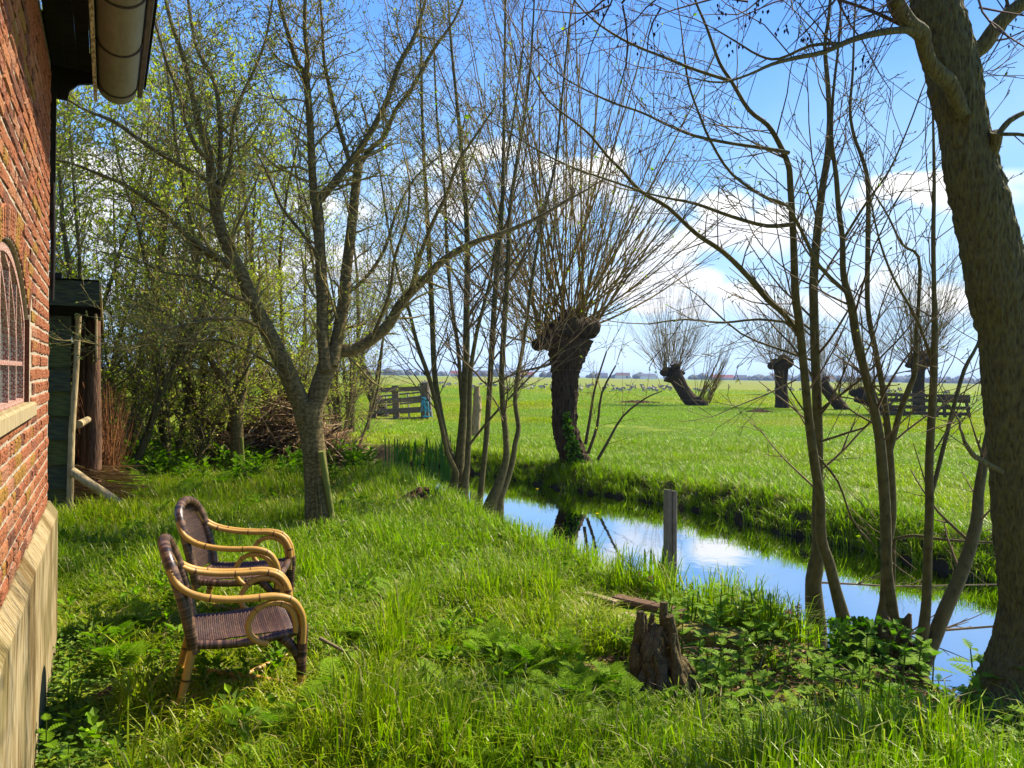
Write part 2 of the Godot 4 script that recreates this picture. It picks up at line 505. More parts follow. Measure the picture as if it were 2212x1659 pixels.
func garden_trees() -> void:
	# ---- the forked fruit tree behind the chairs
	var T := timber("fruit_tree", "forked fruit tree with pale ringed bark and split trunk behind the chairs", "tree", G(690, 1150))
	var d := 7.6
	var bark: Material = M.fruit_bark
	var trunk := limb(T, "trunk", [[700, 1165, 73.1], [690, 1125, 60.9], [686, 1060, 53.9], [679, 985, 48.7], [672, 930, 49.6], [666, 895, 59.2], [668, 868, 52.2]], d, d, bark, 18, 0.10, 7.0, 0.05)
	var L := limb(T, "limb", [[664, 905, 40], [640, 850, 40], [610, 780, 36.5], [575, 710, 33.1], [545, 650, 31.3], [520, 590, 29.6], [490, 530, 27.8], [470, 470, 24.4], [457, 390, 20.9], [450, 330, 18.3], [430, 270, 15.7], [415, 200, 13.1], [395, 120, 10.4], [370, 50, 8.7], [350, -40, 6.1]], d, 6.9, bark, 12, 0.13, 9.0)
	var R := limb(T, "limb", [[672, 905, 40], [690, 840, 40], [705, 795, 39.1], [718, 758, 34.8], [760, 757, 24.4], [800, 735, 23.5], [840, 700, 22.6], [870, 650, 20.9], [920, 600, 17.4], [960, 560, 15.7], [1020, 525, 12.2], [1080, 505, 10.4], [1130, 485, 8.7], [1180, 460, 7], [1230, 430, 5.2], [1272, 408, 3.5]], d, 8.3, bark, 12, 0.13, 9.0)
	var M1 := limb(T, "limb", [[704, 800, 26.1], [697, 720, 24.4], [696, 635, 24.4], [692, 555, 22.6], [686, 456, 23.5], [680, 432, 23.5]], d, 7.8, bark, 12, 0.13, 9.0)
	var M2 := limb(T, "limb", [[716, 790, 27.8], [728, 735, 26.1], [743, 650, 24.4], [747, 595, 22.6], [759, 496, 20.9], [767, 417, 19.1], [774, 360, 19.1], [776, 345, 17.4]], d + 0.05, 8.1, bark, 12, 0.13, 9.0)
	var br := []
	for q in [
		[[[680, 440, 19.1], [676, 397, 17.4], [672, 317, 15.7], [668, 238, 14.8], [662, 178, 14.8], [658, 159, 14.8], [640, 132, 10.4], [624, 79, 9.6], [605, 12, 7.8], [595, -40, 6.1]], 7.8, 7.5],
		[[[659, 165, 11.3], [665, 135, 10.4], [658, 60, 8.7], [660, -10, 7]], 7.55, 7.4],
		[[[684, 440, 17.4], [720, 397, 17.4], [751, 357, 15.7], [775, 325, 13.9], [807, 274, 12.2], [839, 210, 11.3], [862, 139, 10.4], [890, 91, 9.6], [906, 48, 7.8], [922, -10, 6.1]], 7.8, 8.4],
		[[[755, 350, 10.4], [731, 270, 9.6], [712, 190, 8.7], [700, 131, 7], [696, 60, 6.1], [690, -20, 4.3]], 7.95, 7.6],
		[[[778, 355, 12.2], [800, 322, 11.3], [831, 294, 10.4], [854, 238, 8.7], [890, 190, 7.8], [934, 111, 7], [981, 44, 5.2], [1004, -10, 4.3]], 8.1, 8.8],
		[[[507, 578, 19.1], [435, 535, 14.8], [370, 475, 12.2], [330, 440, 10.4], [270, 400, 7.8], [210, 375, 7], [160, 355, 5.2], [112, 346, 4.3], [60, 350, 2.6]], 7.3, 6.2],
		[[[477, 412, 12.2], [430, 380, 11.3], [380, 352, 10.4], [315, 312, 9.6], [250, 265, 8.7], [207, 247, 7], [170, 230, 6.1], [122, 198, 4.3]], 7.1, 6.4],
		[[[470, 455, 12.2], [475, 375, 12.2], [475, 250, 10.4], [462, 175, 9.6], [440, 137, 8.7], [420, 87, 7], [405, -10, 6.1]], 7.2, 7.4],
		[[[478, 400, 10.4], [497, 360, 9.6], [502, 275, 8.7], [520, 212, 7.8], [550, 150, 7], [575, 80, 5.2], [590, -10, 4.3]], 7.2, 7.7],
		[[[452, 345, 10.4], [425, 320, 9.6], [400, 262, 8.7], [392, 215, 7.8], [365, 150, 7], [350, 100, 6.1], [330, 30, 5.2], [322, -30, 3.5]], 7.0, 6.6],
		[[[885, 640, 9.6], [905, 560, 8.7], [935, 480, 7.8], [965, 420, 7], [990, 350, 6.1], [1030, 290, 4.3], [1070, 230, 3.5]], 7.9, 7.5],
		[[[800, 738, 8.7], [840, 640, 7], [852, 560, 6.1], [880, 470, 5.2], [885, 390, 4.3]], 7.7, 7.2],
		[[[575, 712, 9.6], [520, 690, 8.7], [455, 690, 7.8], [390, 705, 7], [330, 715, 5.2], [270, 730, 3.5]], 7.4, 6.5],
		[[[545, 652, 8.7], [500, 640, 7.8], [430, 600, 7], [360, 590, 5.2], [290, 560, 4.3], [220, 545, 2.6]], 7.3, 6.6],
		[[[743, 640, 8.7], [790, 600, 7.8], [830, 540, 7], [860, 450, 6.1], [900, 380, 4.3], [960, 330, 3.5]], 7.8, 8.6],
		[[[692, 560, 7.8], [650, 500, 7], [610, 450, 6.1], [580, 380, 5.2], [550, 320, 3.5]], 7.7, 7.9],
		[[[640, 850, 7.8], [600, 800, 7], [540, 760, 6.1], [480, 735, 4.3], [420, 740, 3.5]], 7.5, 7.2]]:
		br.append(limb(T, "branch", q[0], q[1], q[2], bark, 8, 0.14, 14.0))
	for q in br:
		sprouts(T.tw, T.lf, q[0], q[1], 22.0, 0.2, 0.85, S.fruit, 0.04)
		carry(T.tw, T.lf, q[0], q[1], 0.7, S.fruit)
	for q in [L, R]: sprouts(T.tw, T.lf, q[0], q[1], 8.0, 0.15, 0.7, S.fruit, 0.2)
	for q in [M1, M2]: sprouts(T.tw, T.lf, q[0], q[1], 7.0, 0.15, 0.7, S.fruit, 0.12)
	carry(T.tw, T.lf, L[0], L[1], 0.6, S.fruit); carry(T.tw, T.lf, R[0], R[1], 0.6, S.fruit)
	var cr := mb(T.base)   # the split down the trunk, a raised lip on either side
	for sd in [-1, 1]:
		var pp := []
		for k in [[684, 1040], [687, 1070], [690, 1110], [692, 1145]]: pp.append(W(k[0] + sd * 3.2, k[1], 7.6 - 0.142))
		cr.tube(smooth(pp, 2), smooth_f([0.004, 0.014, 0.016, 0.012], 2), 6, WHITE)
	put("bark_split", cr.mesh(), bark, T.node)
	finish(T)
	# ---- the younger tree behind it
	T = timber("fruit_tree", "slim young forked tree with a green stake in front of the brush pile", "tree", G(512, 1024))
	d = 11.9
	limb(T, "trunk", [[512, 1035, 36], [512, 1000, 28], [512, 950, 26], [511, 900, 27], [510, 872, 30]], d, d, bark, 12, 0.1, 8.0)
	for q in [[[[509, 882, 20], [490, 840, 18], [470, 800, 14], [440, 755, 11], [410, 720, 9], [380, 690, 7], [330, 660, 5]], 11.9, 11.2], [[[513, 885, 17], [525, 850, 14], [530, 800, 11], [540, 740, 9], [552, 680, 7], [560, 600, 5]], 11.9, 12.2], [[[478, 815, 10], [470, 760, 8], [480, 700, 7], [470, 620, 5], [455, 540, 3]], 11.8, 12.4], [[[440, 757, 8], [400, 760, 7], [350, 745, 6], [300, 750, 4]], 11.6, 11.0], [[[530, 800, 7], [500, 740, 6], [510, 660, 5], [495, 580, 3]], 11.9, 11.4]]:
		var g := limb(T, "limb", q[0], q[1], q[2], bark, 8, 0.14, 14.0)
		sprouts(T.tw, T.lf, g[0], g[1], 18.0, 0.3, 1.1, S.fruit, 0.2); carry(T.tw, T.lf, g[0], g[1], 0.8, S.fruit)
	finish(T)
	# their stakes
	var b := mb(G(722, 1150)); b.tube(PackedVector3Array([G(724, 1152) - Vector3(0, 0.05, 0), W(703, 1030, 7.5), W(694, 975, 7.45)]), PackedFloat32Array([0.034, 0.032, 0.03]), 8, lin("6f7436"), true)
	lone("tree_stake", b, M.twig, "mossy stake leaning against the split trunk of the forked tree", "stake")
	b = mb(G(526, 1026)); b.tube(PackedVector3Array([G(527, 1026) - Vector3(0, 0.05, 0), W(522, 945, 11.8)]), PackedFloat32Array([0.028, 0.026]), 8, lin("7c8038"), true)
	lone("tree_stake", b, M.twig, "thin green stake beside the slim young forked tree", "stake")
	b = mb(G(744, 1158)); var sp := G(744, 1158)
	knobbly(b, PackedVector3Array([sp - Vector3(0, 0.05, 0), sp + Vector3(0, 0.08, 0), sp + Vector3(0.01, 0.15, 0)]), PackedFloat32Array([0.045, 0.04, 0.036]), 10, 0.25, 20.0, WHITE)
	lone("wood_stub", b, M.old_wood, "short rotten post stub in the grass beside the forked tree", "post")

	# ---- coppice stools by the bend of the ditch
	bark = M.smooth_bark
	T = timber("coppice_tree", "coppice of slim grey green stems where the iris grows by the ditch", "tree", G(995, 1045), "coppiced trees along the ditch")
	for q in [
		[[[985, 1052, 40], [988, 1035, 30], [994, 976, 21], [1001, 888, 17], [1007, 764, 16], [1008, 658, 14], [1010, 560, 13], [1008, 470, 12], [1003, 400, 11], [995, 300, 9], [985, 200, 7], [975, 100, 6], [968, -10, 4]], 10.9, 10.9],
		[[[984, 1010, 15], [963, 948, 13], [948, 870, 12], [938, 799, 12], [934, 693, 12], [930, 600, 11], [925, 500, 10], [918, 380, 8], [912, 250, 7], [910, 100, 5], [908, -20, 4]], 10.9, 11.4],
		[[[986, 1020, 12], [966, 976, 11], [952, 912, 10], [927, 817, 10], [902, 746, 9], [885, 676, 7], [862, 600, 6], [840, 500, 5], [825, 400, 4]], 10.8, 10.2],
		[[[1004, 1045, 18], [1012, 976, 11], [1015, 834, 11], [1019, 782, 10], [1030, 718, 9], [1042, 670, 8], [1060, 600, 7], [1075, 500, 7], [1090, 380, 6], [1110, 250, 5], [1130, 100, 4]], 10.8, 10.4],
		[[[1000, 1030, 12], [1006, 960, 9], [996, 850, 9], [990, 760, 8], [975, 650, 8], [965, 540, 7], [960, 400, 6], [945, 270, 5], [938, 120, 4]], 11.0, 11.6]]:
		var g := limb(T, "stem", q[0], q[1], q[2], bark, 8, 0.10, 10.0)
		sprouts(T.tw, T.lf, g[0], g[1], 7.5, 0.5, 1.8, S.stool, 0.3, 0.75); carry(T.tw, T.lf, g[0], g[1], 1.0, S.stool)
	finish(T)
	T = timber("coppice_tree", "coppice whose curved stem leans out over the water's near end", "tree", G(1068, 1092), "coppiced trees along the ditch")
	for q in [
		[[[1036, 1085, 15], [1044, 1011, 12], [1051, 940, 13], [1058, 834, 13], [1063, 746, 14], [1068, 658, 13], [1075, 560, 12], [1085, 450, 10], [1088, 300, 8], [1090, 150, 6], [1092, -10, 5]], 9.6, 9.8],
		[[[1058, 1096, 36], [1079, 1043, 22], [1093, 993, 16], [1093, 948, 14], [1086, 870, 13], [1084, 799, 13], [1090, 693, 13], [1098, 560, 12], [1102, 450, 10], [1120, 330, 8], [1140, 200, 6], [1150, 80, 5], [1155, -20, 4]], 9.3, 9.2],
		[[[1080, 1078, 18], [1104, 1011, 13], [1113, 958, 12], [1120, 923, 11], [1113, 870, 11], [1117, 817, 10], [1127, 764, 9], [1138, 693, 8], [1150, 600, 8], [1170, 480, 7], [1200, 350, 6], [1215, 200, 5], [1230, 50, 4]], 9.3, 9.9],
		[[[1015, 960, 6], [1050, 915, 6], [1100, 860, 5], [1160, 800, 4], [1230, 740, 3]], 9.8, 8.9]]:
		var g := limb(T, "stem", q[0], q[1], q[2], bark, 8, 0.10, 10.0)
		sprouts(T.tw, T.lf, g[0], g[1], 7.5, 0.5, 1.7, S.stool, 0.3, 0.75); carry(T.tw, T.lf, g[0], g[1], 0.9, S.stool)
	finish(T)

	# ---- coppice stools on the near right bank
	var lows := 0.28
	T = timber("coppice_tree", "coppice with two big crossing stems above the nettles at the water", "tree", G(1785, 1335), "coppiced trees along the ditch")
	var C1 := [[[1763, 1350, 44], [1757, 1266, 34], [1761, 1232, 34], [1767, 1182, 27], [1765, 1117, 22], [1768, 976, 20], [1765, 870, 20], [1761, 764, 19], [1758, 658, 18], [1758, 595, 18], [1768, 476, 16], [1778, 397, 14], [1788, 337, 14], [1792, 258, 11], [1788, 179, 10], [1782, 99, 8], [1790, 40, 7], [1795, -20, 6]], 5.2, 5.1]
	var C2 := [[[1822, 1335, 30], [1805, 1273, 24], [1791, 1216, 23], [1774, 1165, 23], [1772, 1082, 20], [1761, 1011, 20], [1747, 905, 18], [1737, 799, 17], [1726, 693, 17], [1718, 635, 17], [1714, 516, 14], [1707, 397, 13], [1703, 357, 12], [1683, 310, 11], [1658, 270, 10], [1618, 238, 9], [1582, 179, 8], [1554, 135, 7], [1527, 60, 6], [1503, 4, 5], [1490, -40, 4]], 5.0, 4.5]
	for q in [C1, C2]:
		var g := limb(T, "stem", q[0], q[1], q[2], bark, 12, 0.10, 9.0)
		sprouts(T.tw, T.lf, g[0], g[1], 7.0, 0.3, 1.0, S.stool, lows, 0.85); carry(T.tw, T.lf, g[0], g[1], 0.7, S.stool)
	for q in [
		[[[1724, 722, 13], [1694, 679, 12], [1658, 647, 12], [1614, 595, 12], [1562, 544, 11], [1503, 504, 10], [1443, 448, 9], [1384, 413, 9], [1344, 369, 7], [1312, 337, 6], [1277, 294, 6], [1245, 266, 5], [1193, 226, 4], [1166, 190, 4], [1130, 110, 3]], 4.85, 4.2],
		[[[1384, 413, 6], [1304, 385, 5], [1245, 365, 5], [1177, 333, 4], [1106, 290, 3], [1040, 250, 2]], 4.4, 3.9],
		[[[1714, 484, 10], [1658, 488, 9], [1582, 468, 8], [1503, 440, 7], [1443, 428, 5], [1384, 414, 4]], 4.7, 4.45],
		[[[1704, 330, 9], [1658, 321, 8], [1582, 310, 7], [1503, 294, 7], [1443, 270, 6], [1384, 242, 5], [1324, 222, 5], [1265, 194, 4], [1217, 167, 3], [1177, 127, 3]], 4.6, 4.1],
		[[[1578, 175, 8], [1503, 151, 7], [1443, 127, 6], [1364, 95, 6], [1304, 60, 5], [1265, 28, 4], [1236, -5, 4]], 4.5, 4.1],
		[[[1708, 445, 8], [1658, 428, 7], [1582, 377, 6], [1535, 305, 6], [1507, 238, 5], [1487, 179, 5], [1477, 110, 4]], 4.7, 4.4],
		[[[1726, 700, 6], [1640, 690, 5], [1560, 697, 5], [1480, 690, 4], [1400, 700, 3]], 4.9, 4.5],
		[[[1760, 780, 6], [1700, 760, 5], [1600, 720, 4], [1510, 640, 3]], 5.2, 5.6],
		[[[1768, 955, 6], [1830, 935, 5], [1880, 912, 4], [1890, 830, 3]], 5.15, 4.9],
		[[[1765, 985, 6], [1810, 1040, 5], [1840, 1120, 4], [1880, 1170, 3], [1910, 1200, 2]], 5.1, 4.8]]:
		var g := limb(T, "branch", q[0], q[1], q[2], bark, 7, 0.12, 14.0)
		sprouts(T.tw, T.lf, g[0], g[1], 11.0, 0.12, 0.55, S.stool, 0.05, 0.85); carry(T.tw, T.lf, g[0], g[1], 0.4, S.stool)
	finish(T)
	T = timber("coppice_tree", "coppice of three upright stems behind the ivy clad root plate", "tree", G(1925, 1415), "coppiced trees along the ditch")
	for q in [
		[[[1940, 1440, 32], [1930, 1334, 24], [1916, 1232, 22], [1913, 1117, 22], [1906, 1011, 22], [1899, 940, 20], [1885, 870, 18], [1867, 799, 18], [1850, 729, 18], [1839, 658, 17], [1822, 595, 13], [1820, 516, 11], [1812, 456, 11], [1806, 377, 10], [1796, 298, 8], [1800, 200, 6], [1812, 90, 5], [1818, -20, 4]], 4.5, 4.6],
		[[[1894, 1385, 32], [1910, 1300, 20], [1914, 1199, 17], [1927, 1117, 18], [1924, 1011, 16], [1917, 923, 14], [1906, 834, 12], [1889, 746, 11], [1874, 658, 10], [1875, 516, 10], [1875, 397, 9], [1861, 337, 8], [1846, 298, 7], [1836, 238, 6], [1842, 159, 5], [1846, 40, 4], [1850, -30, 3]], 4.95, 5.0],
		[[[1924, 970, 12], [1945, 887, 12], [1966, 834, 12], [1977, 799, 10], [1980, 711, 8], [1985, 640, 7], [1984, 555, 6], [1949, 528, 5], [1920, 470, 4], [1890, 420, 3]], 4.95, 4.7],
		[[[1838, 640, 9], [1770, 575, 8], [1730, 496, 7], [1699, 444, 6], [1650, 425, 4]], 4.55, 4.2],
		[[[1932, 1165, 7], [1975, 1157, 7], [2050, 1167, 6], [2160, 1173, 5]], 4.9, 4.6],
		[[[1820, 520, 6], [1870, 440, 5], [1920, 370, 4], [1960, 280, 3], [1990, 200, 3]], 4.6, 4.2]]:
		var g := limb(T, "stem", q[0], q[1], q[2], bark, 10, 0.10, 9.0)
		sprouts(T.tw, T.lf, g[0], g[1], 7.5, 0.25, 0.9, S.stool, lows, 0.85); carry(T.tw, T.lf, g[0], g[1], 0.5, S.stool)
	finish(T)
	T = timber("coppice_tree", "coppice with a V of stems, one leaning toward the thick alder", "tree", G(1985, 1448), "coppiced trees along the ditch")
	for q in [
		[[[1975, 1462, 44], [1992, 1380, 25], [2001, 1300, 20], [2004, 1199, 18], [2008, 1097, 18], [2007, 1011, 17], [2012, 905, 16], [2017, 817, 15], [2019, 729, 13], [2019, 658, 11], [2018, 635, 9], [2016, 516, 9], [2018, 397, 7], [2016, 278, 5], [2014, 190, 4], [2010, 60, 3]], 4.35, 4.45],
		[[[1980, 1462, 44], [2008, 1402, 32], [2042, 1317, 30], [2079, 1232, 27], [2109, 1131, 24], [2114, 1064, 21], [2129, 976, 18], [2139, 923, 16], [2143, 870, 12], [2150, 800, 10], [2156, 650, 8], [2150, 520, 5]], 4.3, 4.9],
		[[[2010, 1075, 9], [2027, 1011, 9], [2058, 887, 8], [2083, 799, 8], [2111, 746, 6], [2132, 680, 4]], 4.45, 4.7],
		[[[2018, 800, 6], [1985, 700, 6], [1930, 600, 5], [1900, 520, 4], [1880, 430, 3]], 4.45, 4.1]]:
		var g := limb(T, "stem", q[0], q[1], q[2], bark, 12, 0.10, 9.0)
		sprouts(T.tw, T.lf, g[0], g[1], 7.0, 0.25, 0.8, S.stool, lows, 0.85); carry(T.tw, T.lf, g[0], g[1], 0.5, S.stool)
	finish(T)

	# ---- the thick alder at the right
	bark = M.alder_bark
	T = timber("alder_tree", "thick leaning alder trunk with a mossy limb and a sawn stub", "tree", G(2205, 1538))
	d = 3.7
	limb(T, "trunk", [[2200, 1585, 290], [2205, 1535, 215], [2214, 1469, 172], [2226, 1402, 150], [2235, 1320, 136], [2229, 1217, 132], [2222, 1117, 132], [2213, 990, 130], [2200, 870, 130], [2185, 729, 127], [2160, 635, 124], [2135, 516, 113], [2117, 436, 113], [2095, 357, 104], [2081, 278, 100], [2066, 198, 107], [2050, 119, 105], [2018, 0, 96], [1995, -90, 88], [1960, -260, 76], [1930, -520, 60], [1900, -900, 40]], d, 3.75, bark, 120, 0.10, 60.0, 0.0, 0.011)
	for q in [
		["limb", [[2080, 250, 30], [2062, 205, 34], [2050, 178, 34], [2032, 163, 34], [2008, 135, 32], [1996, 99, 32], [1990, 72, 36], [1965, 52, 34], [1945, 20, 32], [1933, -5, 30], [1905, -70, 28], [1860, -160, 22], [1820, -300, 14]], 3.62, 3.3],
		["limb", [[2085, 135, 40], [2104, 112, 38], [2127, 95, 34], [2151, 60, 32], [2187, 24, 30], [2230, -10, 30], [2300, -90, 24], [2380, -200, 14]], 3.75, 3.6],
		["branch", [[1990, 74, 22], [1957, 65, 15], [1897, 71, 15], [1838, 87, 13], [1778, 113, 11], [1719, 125, 10], [1667, 139, 8], [1620, 160, 6], [1560, 178, 5], [1500, 170, 3]], 3.45, 3.15],
		["branch", [[1812, 94, 8], [1750, 99, 7], [1683, 127, 6], [1640, 120, 5], [1590, 90, 4], [1540, 60, 3]], 3.38, 3.5],
		["sawn_stub", [[2122, 372, 30], [2138, 345, 24], [2150, 312, 23], [2153, 284, 25]], 3.7, 3.6],
		["branch", [[2152, 296, 12], [2172, 270, 13], [2190, 255, 12], [2230, 240, 9], [2300, 250, 5]], 3.6, 3.6],
		["branch", [[2154, 290, 8], [2180, 290, 8], [2212, 292, 7], [2270, 310, 4]], 3.6, 3.5],
		["branch", [[2165, 1020, 11], [2130, 1000, 11], [2105, 985, 11], [2090, 965, 9], [2084, 955, 8]], 3.55, 3.3]]:
		var g := limb(T, q[0], q[1], q[2], q[3], bark, 10, 0.10, 9.0)
		if q[0] != "sawn_stub":
			sprouts(T.tw, T.lf, g[0], g[1], 9.0 if q[0] == "branch" else 5.0, 0.2, 0.8, S.alder, 0.25); carry(T.tw, T.lf, g[0], g[1], 0.6, S.alder)
	# high twigs hanging in from the crown, with last year's cones
	var cones := mb(T.base)
	for k in 34:
		var p := W(rr(1250, 2230), rr(-120, 30), rr(3.0, 3.9))
		var dd := Vector3(rr(-0.8, 0.3), rr(-0.55, 0.1), rr(-0.3, 0.3)).normalized()
		grow(T.tw, T.lf, p, dd, rr(0.3, 0.7), 0.006, 0, S.alder)
		if rng.randf() < 0.6:
			for j in 4: bud(cones, p + dd * rr(0.05, 0.25) + rv() * 0.012, Vector3(rr(-0.3, 0.3), -1, rr(-0.3, 0.3)).normalized(), 0.024, lin("241a14"))
	for q in [[1625, 40], [1870, 130], [1735, 75], [1560, 20], [1590, 100], [1690, 60]]:
		var p := W(q[0], q[1], 3.4)
		T.tw.tube(smooth([p, p + Vector3(0.04, 0.05, 0), W(q[0] + 60, -20, 3.4), W(q[0] + 140, -160, 3.5)], 3), smooth_f([0.0015, 0.002, 0.003, 0.004], 3), 3, lin("3d3228"))
		for j in 6: bud(cones, p + rv() * 0.03, Vector3(rr(-0.3, 0.3), -1, rr(-0.3, 0.3)).normalized(), 0.024, lin("241a14"))
	put("cones", cones.mesh(), M.twig, T.node, true)
	finish(T)

func pollard(called: String, label: String, group: String, trunk: Array, d: float, heads: Array, n: int, L0: float, L1: float, spread: float, lean: Vector3, amp := 0.22, sides := 14) -> Dictionary:
	# trunk traced; heads: [x, y, radius px]; shoots fan out from every head
	var T := timber(called, label, "tree", W(trunk[0][0], trunk[0][1], d), group)
	var b := mb(T.base)
	var fur := 0.035 if d < 20.0 else 0.0
	var q := traced(trunk, d, d, 10 if d < 20.0 else 3)
	q[0].insert(0, q[0][0] + Vector3(0, -0.35, 0)); q[1].insert(0, q[1][0] * 1.05)
	knobbly(b, q[0], q[1], sides, amp, 3.2 * 12.0 / maxf(d * 0.35, 8.0), WHITE, 0.16, fur)
	put("trunk", b.mesh(), M.willow_bark, T.node)
	var top: Vector3 = q[0][-1]
	for hd in heads:
		var hb := mb(T.base)
		var c := W(hd[0], hd[1], d + rr(-0.2, 0.2)); var r: float = hd[2] * d / F * (1.0 if d < 20.0 else 0.68)
		var dir := (c - top).normalized() if c.distance_to(top) > 0.02 else Vector3.UP
		knobbly(hb, PackedVector3Array([top - dir * r * 0.5, top.lerp(c, 0.5), c, c + dir * r * 0.6, c + dir * r * 0.95]), PackedFloat32Array([r * 0.75, r * 0.85, r, r * 0.75, r * 0.3]), 12, 0.45, 9.0, WHITE, 0.2)
		put("knuckle", hb.mesh(), M.willow_bark, T.node)
		for k in n:
			var az := rr(0, TAU)
			var el := pow(rng.randf(), 0.75) * spread
			var dd := (Vector3(cos(az) * sin(el), cos(el), sin(az) * sin(el)) + lean + dir * 0.25).normalized()
			var side := Vector3(cos(az), 0, sin(az))
			var L := rr(L0, L1) * (1.0 - 0.35 * el / spread)
			grow(T.tw, T.lf, c + side * r * 0.6 + Vector3(0, r * 0.3, 0), dd, L, rr(0.008, 0.022) * minf(L / 4.5, 1.15), 0, S.shoot)
	return T

func willows() -> void:
	var g := "pollard willows on the meadow"
	var T := pollard("pollard_willow", "big pollard willow with ivy on its dark trunk at the water's edge", g, [[1250, 1046, 80], [1247, 1011, 68], [1235, 976, 58], [1221, 923, 53], [1220, 870, 56], [1221, 817, 60], [1224, 782, 74], [1226, 752, 94], [1230, 728, 104]], 13.7, [[1183, 735, 22], [1205, 715, 25], [1245, 702, 28], [1275, 708, 24], [1230, 692, 24], [1160, 745, 13]], 22, 3.2, 7.2, 1.4, Vector3(0, 0.05, 0), 0.22, 80)
	for q in [[[1290, 995], [1310, 960], [1345, 900], [1395, 860], [1430, 845]], [[1265, 960], [1275, 900], [1285, 840], [1310, 760]], [[1270, 980], [1290, 920], [1300, 850], [1330, 790]], [[1225, 770], [1180, 790], [1120, 805], [1060, 830]]]:
		var p := []
		for k in q: p.append(W(k[0], k[1], 13.5))
		T.tw.tube(smooth(p, 3), smooth_f(range(p.size()).map(func(i): return 0.032 - 0.006 * i), 3), 5, lin("54462f"))
		for k in 8: grow(T.tw, T.lf, p[1 + k % (p.size() - 1)], (Vector3.UP + rv()).normalized(), rr(0.4, 1.1), 0.006, 1, S.shoot)
	var iv := mb(T.base)
	for k in 420:
		var f := rng.randf()
		var c := W(lerpf(1262, 1222, f) + rr(-26, 30) * (1.1 - f), lerpf(1020, 890, f * f), 13.7 - 0.28 - rr(0, 0.12))
		var dd := (rv() + Vector3(0, -0.3, 0.5)).normalized()
		iv.leaf(c, dd, dd.cross(rv()).normalized(), rr(0.05, 0.09), rr(0.05, 0.08), [lin("3d5a1c"), lin("587a22"), lin("2c4416")][k % 3])
	put("ivy", iv.mesh(), M.leaf, T.node, true)
	finish(T, "young_leaves")
	T = pollard("pollard_willow", "leaning pollard with young yellow leaves and a shrubby base, far over the meadow", g, [[1512, 880, 40], [1490, 862, 30], [1475, 840, 27], [1462, 818, 30], [1450, 806, 46]], 44.0, [[1442, 802, 19], [1458, 798, 22], [1434, 805, 14], [1470, 806, 15]], 34, 3.5, 6.2, 1.0, Vector3(0.08, 0, 0), 0.16, 12)
	for k in 26: grow(T.tw, T.lf, W(rr(1500, 1535), 872, 44.0), Vector3(rr(0.0, 0.9), 1.1, rr(-0.5, 0.5)).normalized(), rr(2.0, 4.6), 0.025, 0, S.shoot)
	finish(T, "young_leaves")
	T = pollard("pollard_willow", "straight trunked pollard with a round knobbly head alone on the meadow", g, [[1690, 888, 38], [1690, 870, 31], [1688, 830, 27], [1688, 800, 32], [1686, 785, 46]], 41.0, [[1676, 786, 19], [1692, 780, 22], [1702, 784, 18], [1666, 790, 13]], 32, 3.2, 5.4, 1.15, Vector3(0, 0, 0), 0.14, 12)
	finish(T, "young_leaves")
	T = pollard("pollard_willow", "short pollard leaning left behind the crossing coppice stems", g, [[1824, 889, 26], [1800, 859, 24], [1783, 838, 24], [1774, 826, 34]], 40.0, [[1768, 822, 13], [1784, 820, 12]], 34, 2.6, 4.6, 0.9, Vector3(0, 0, 0), 0.14, 10)
	finish(T, "young_leaves")
	T = pollard("pollard_willow", "low pollard leaning far over at the end of the field gate", g, [[1940, 900, 30], [1910, 884, 28], [1880, 868, 26], [1855, 854, 34]], 35.0, [[1842, 848, 13], [1860, 845, 15]], 36, 2.4, 4.4, 0.95, Vector3(-0.1, 0, 0), 0.14, 10)
	finish(T, "young_leaves")
	T = pollard("pollard_willow", "tall pollard with a wide crown standing right behind the field gate", g, [[1987, 906, 34], [1986, 880, 29], [1984, 834, 27], [1984, 800, 29], [1988, 782, 50]], 36.0, [[1976, 780, 22], [1996, 772, 25], [2008, 780, 18], [1964, 788, 13]], 34, 3.6, 6.4, 1.0, Vector3(0, 0, 0), 0.14, 12)
	finish(T, "young_leaves")
	T = pollard("pollard_willow", "bent pollard leaning left behind the small fence with blue rope", g, [[832, 914, 38], [828, 905, 31], [814, 870, 29], [797, 835, 24], [782, 799, 22], [770, 780, 26]], 28.5, [[764, 774, 14], [780, 772, 12]], 22, 3.2, 6.0, 0.85, Vector3(0.25, 0, 0), 0.14, 12)
	finish(T, "young_leaves")

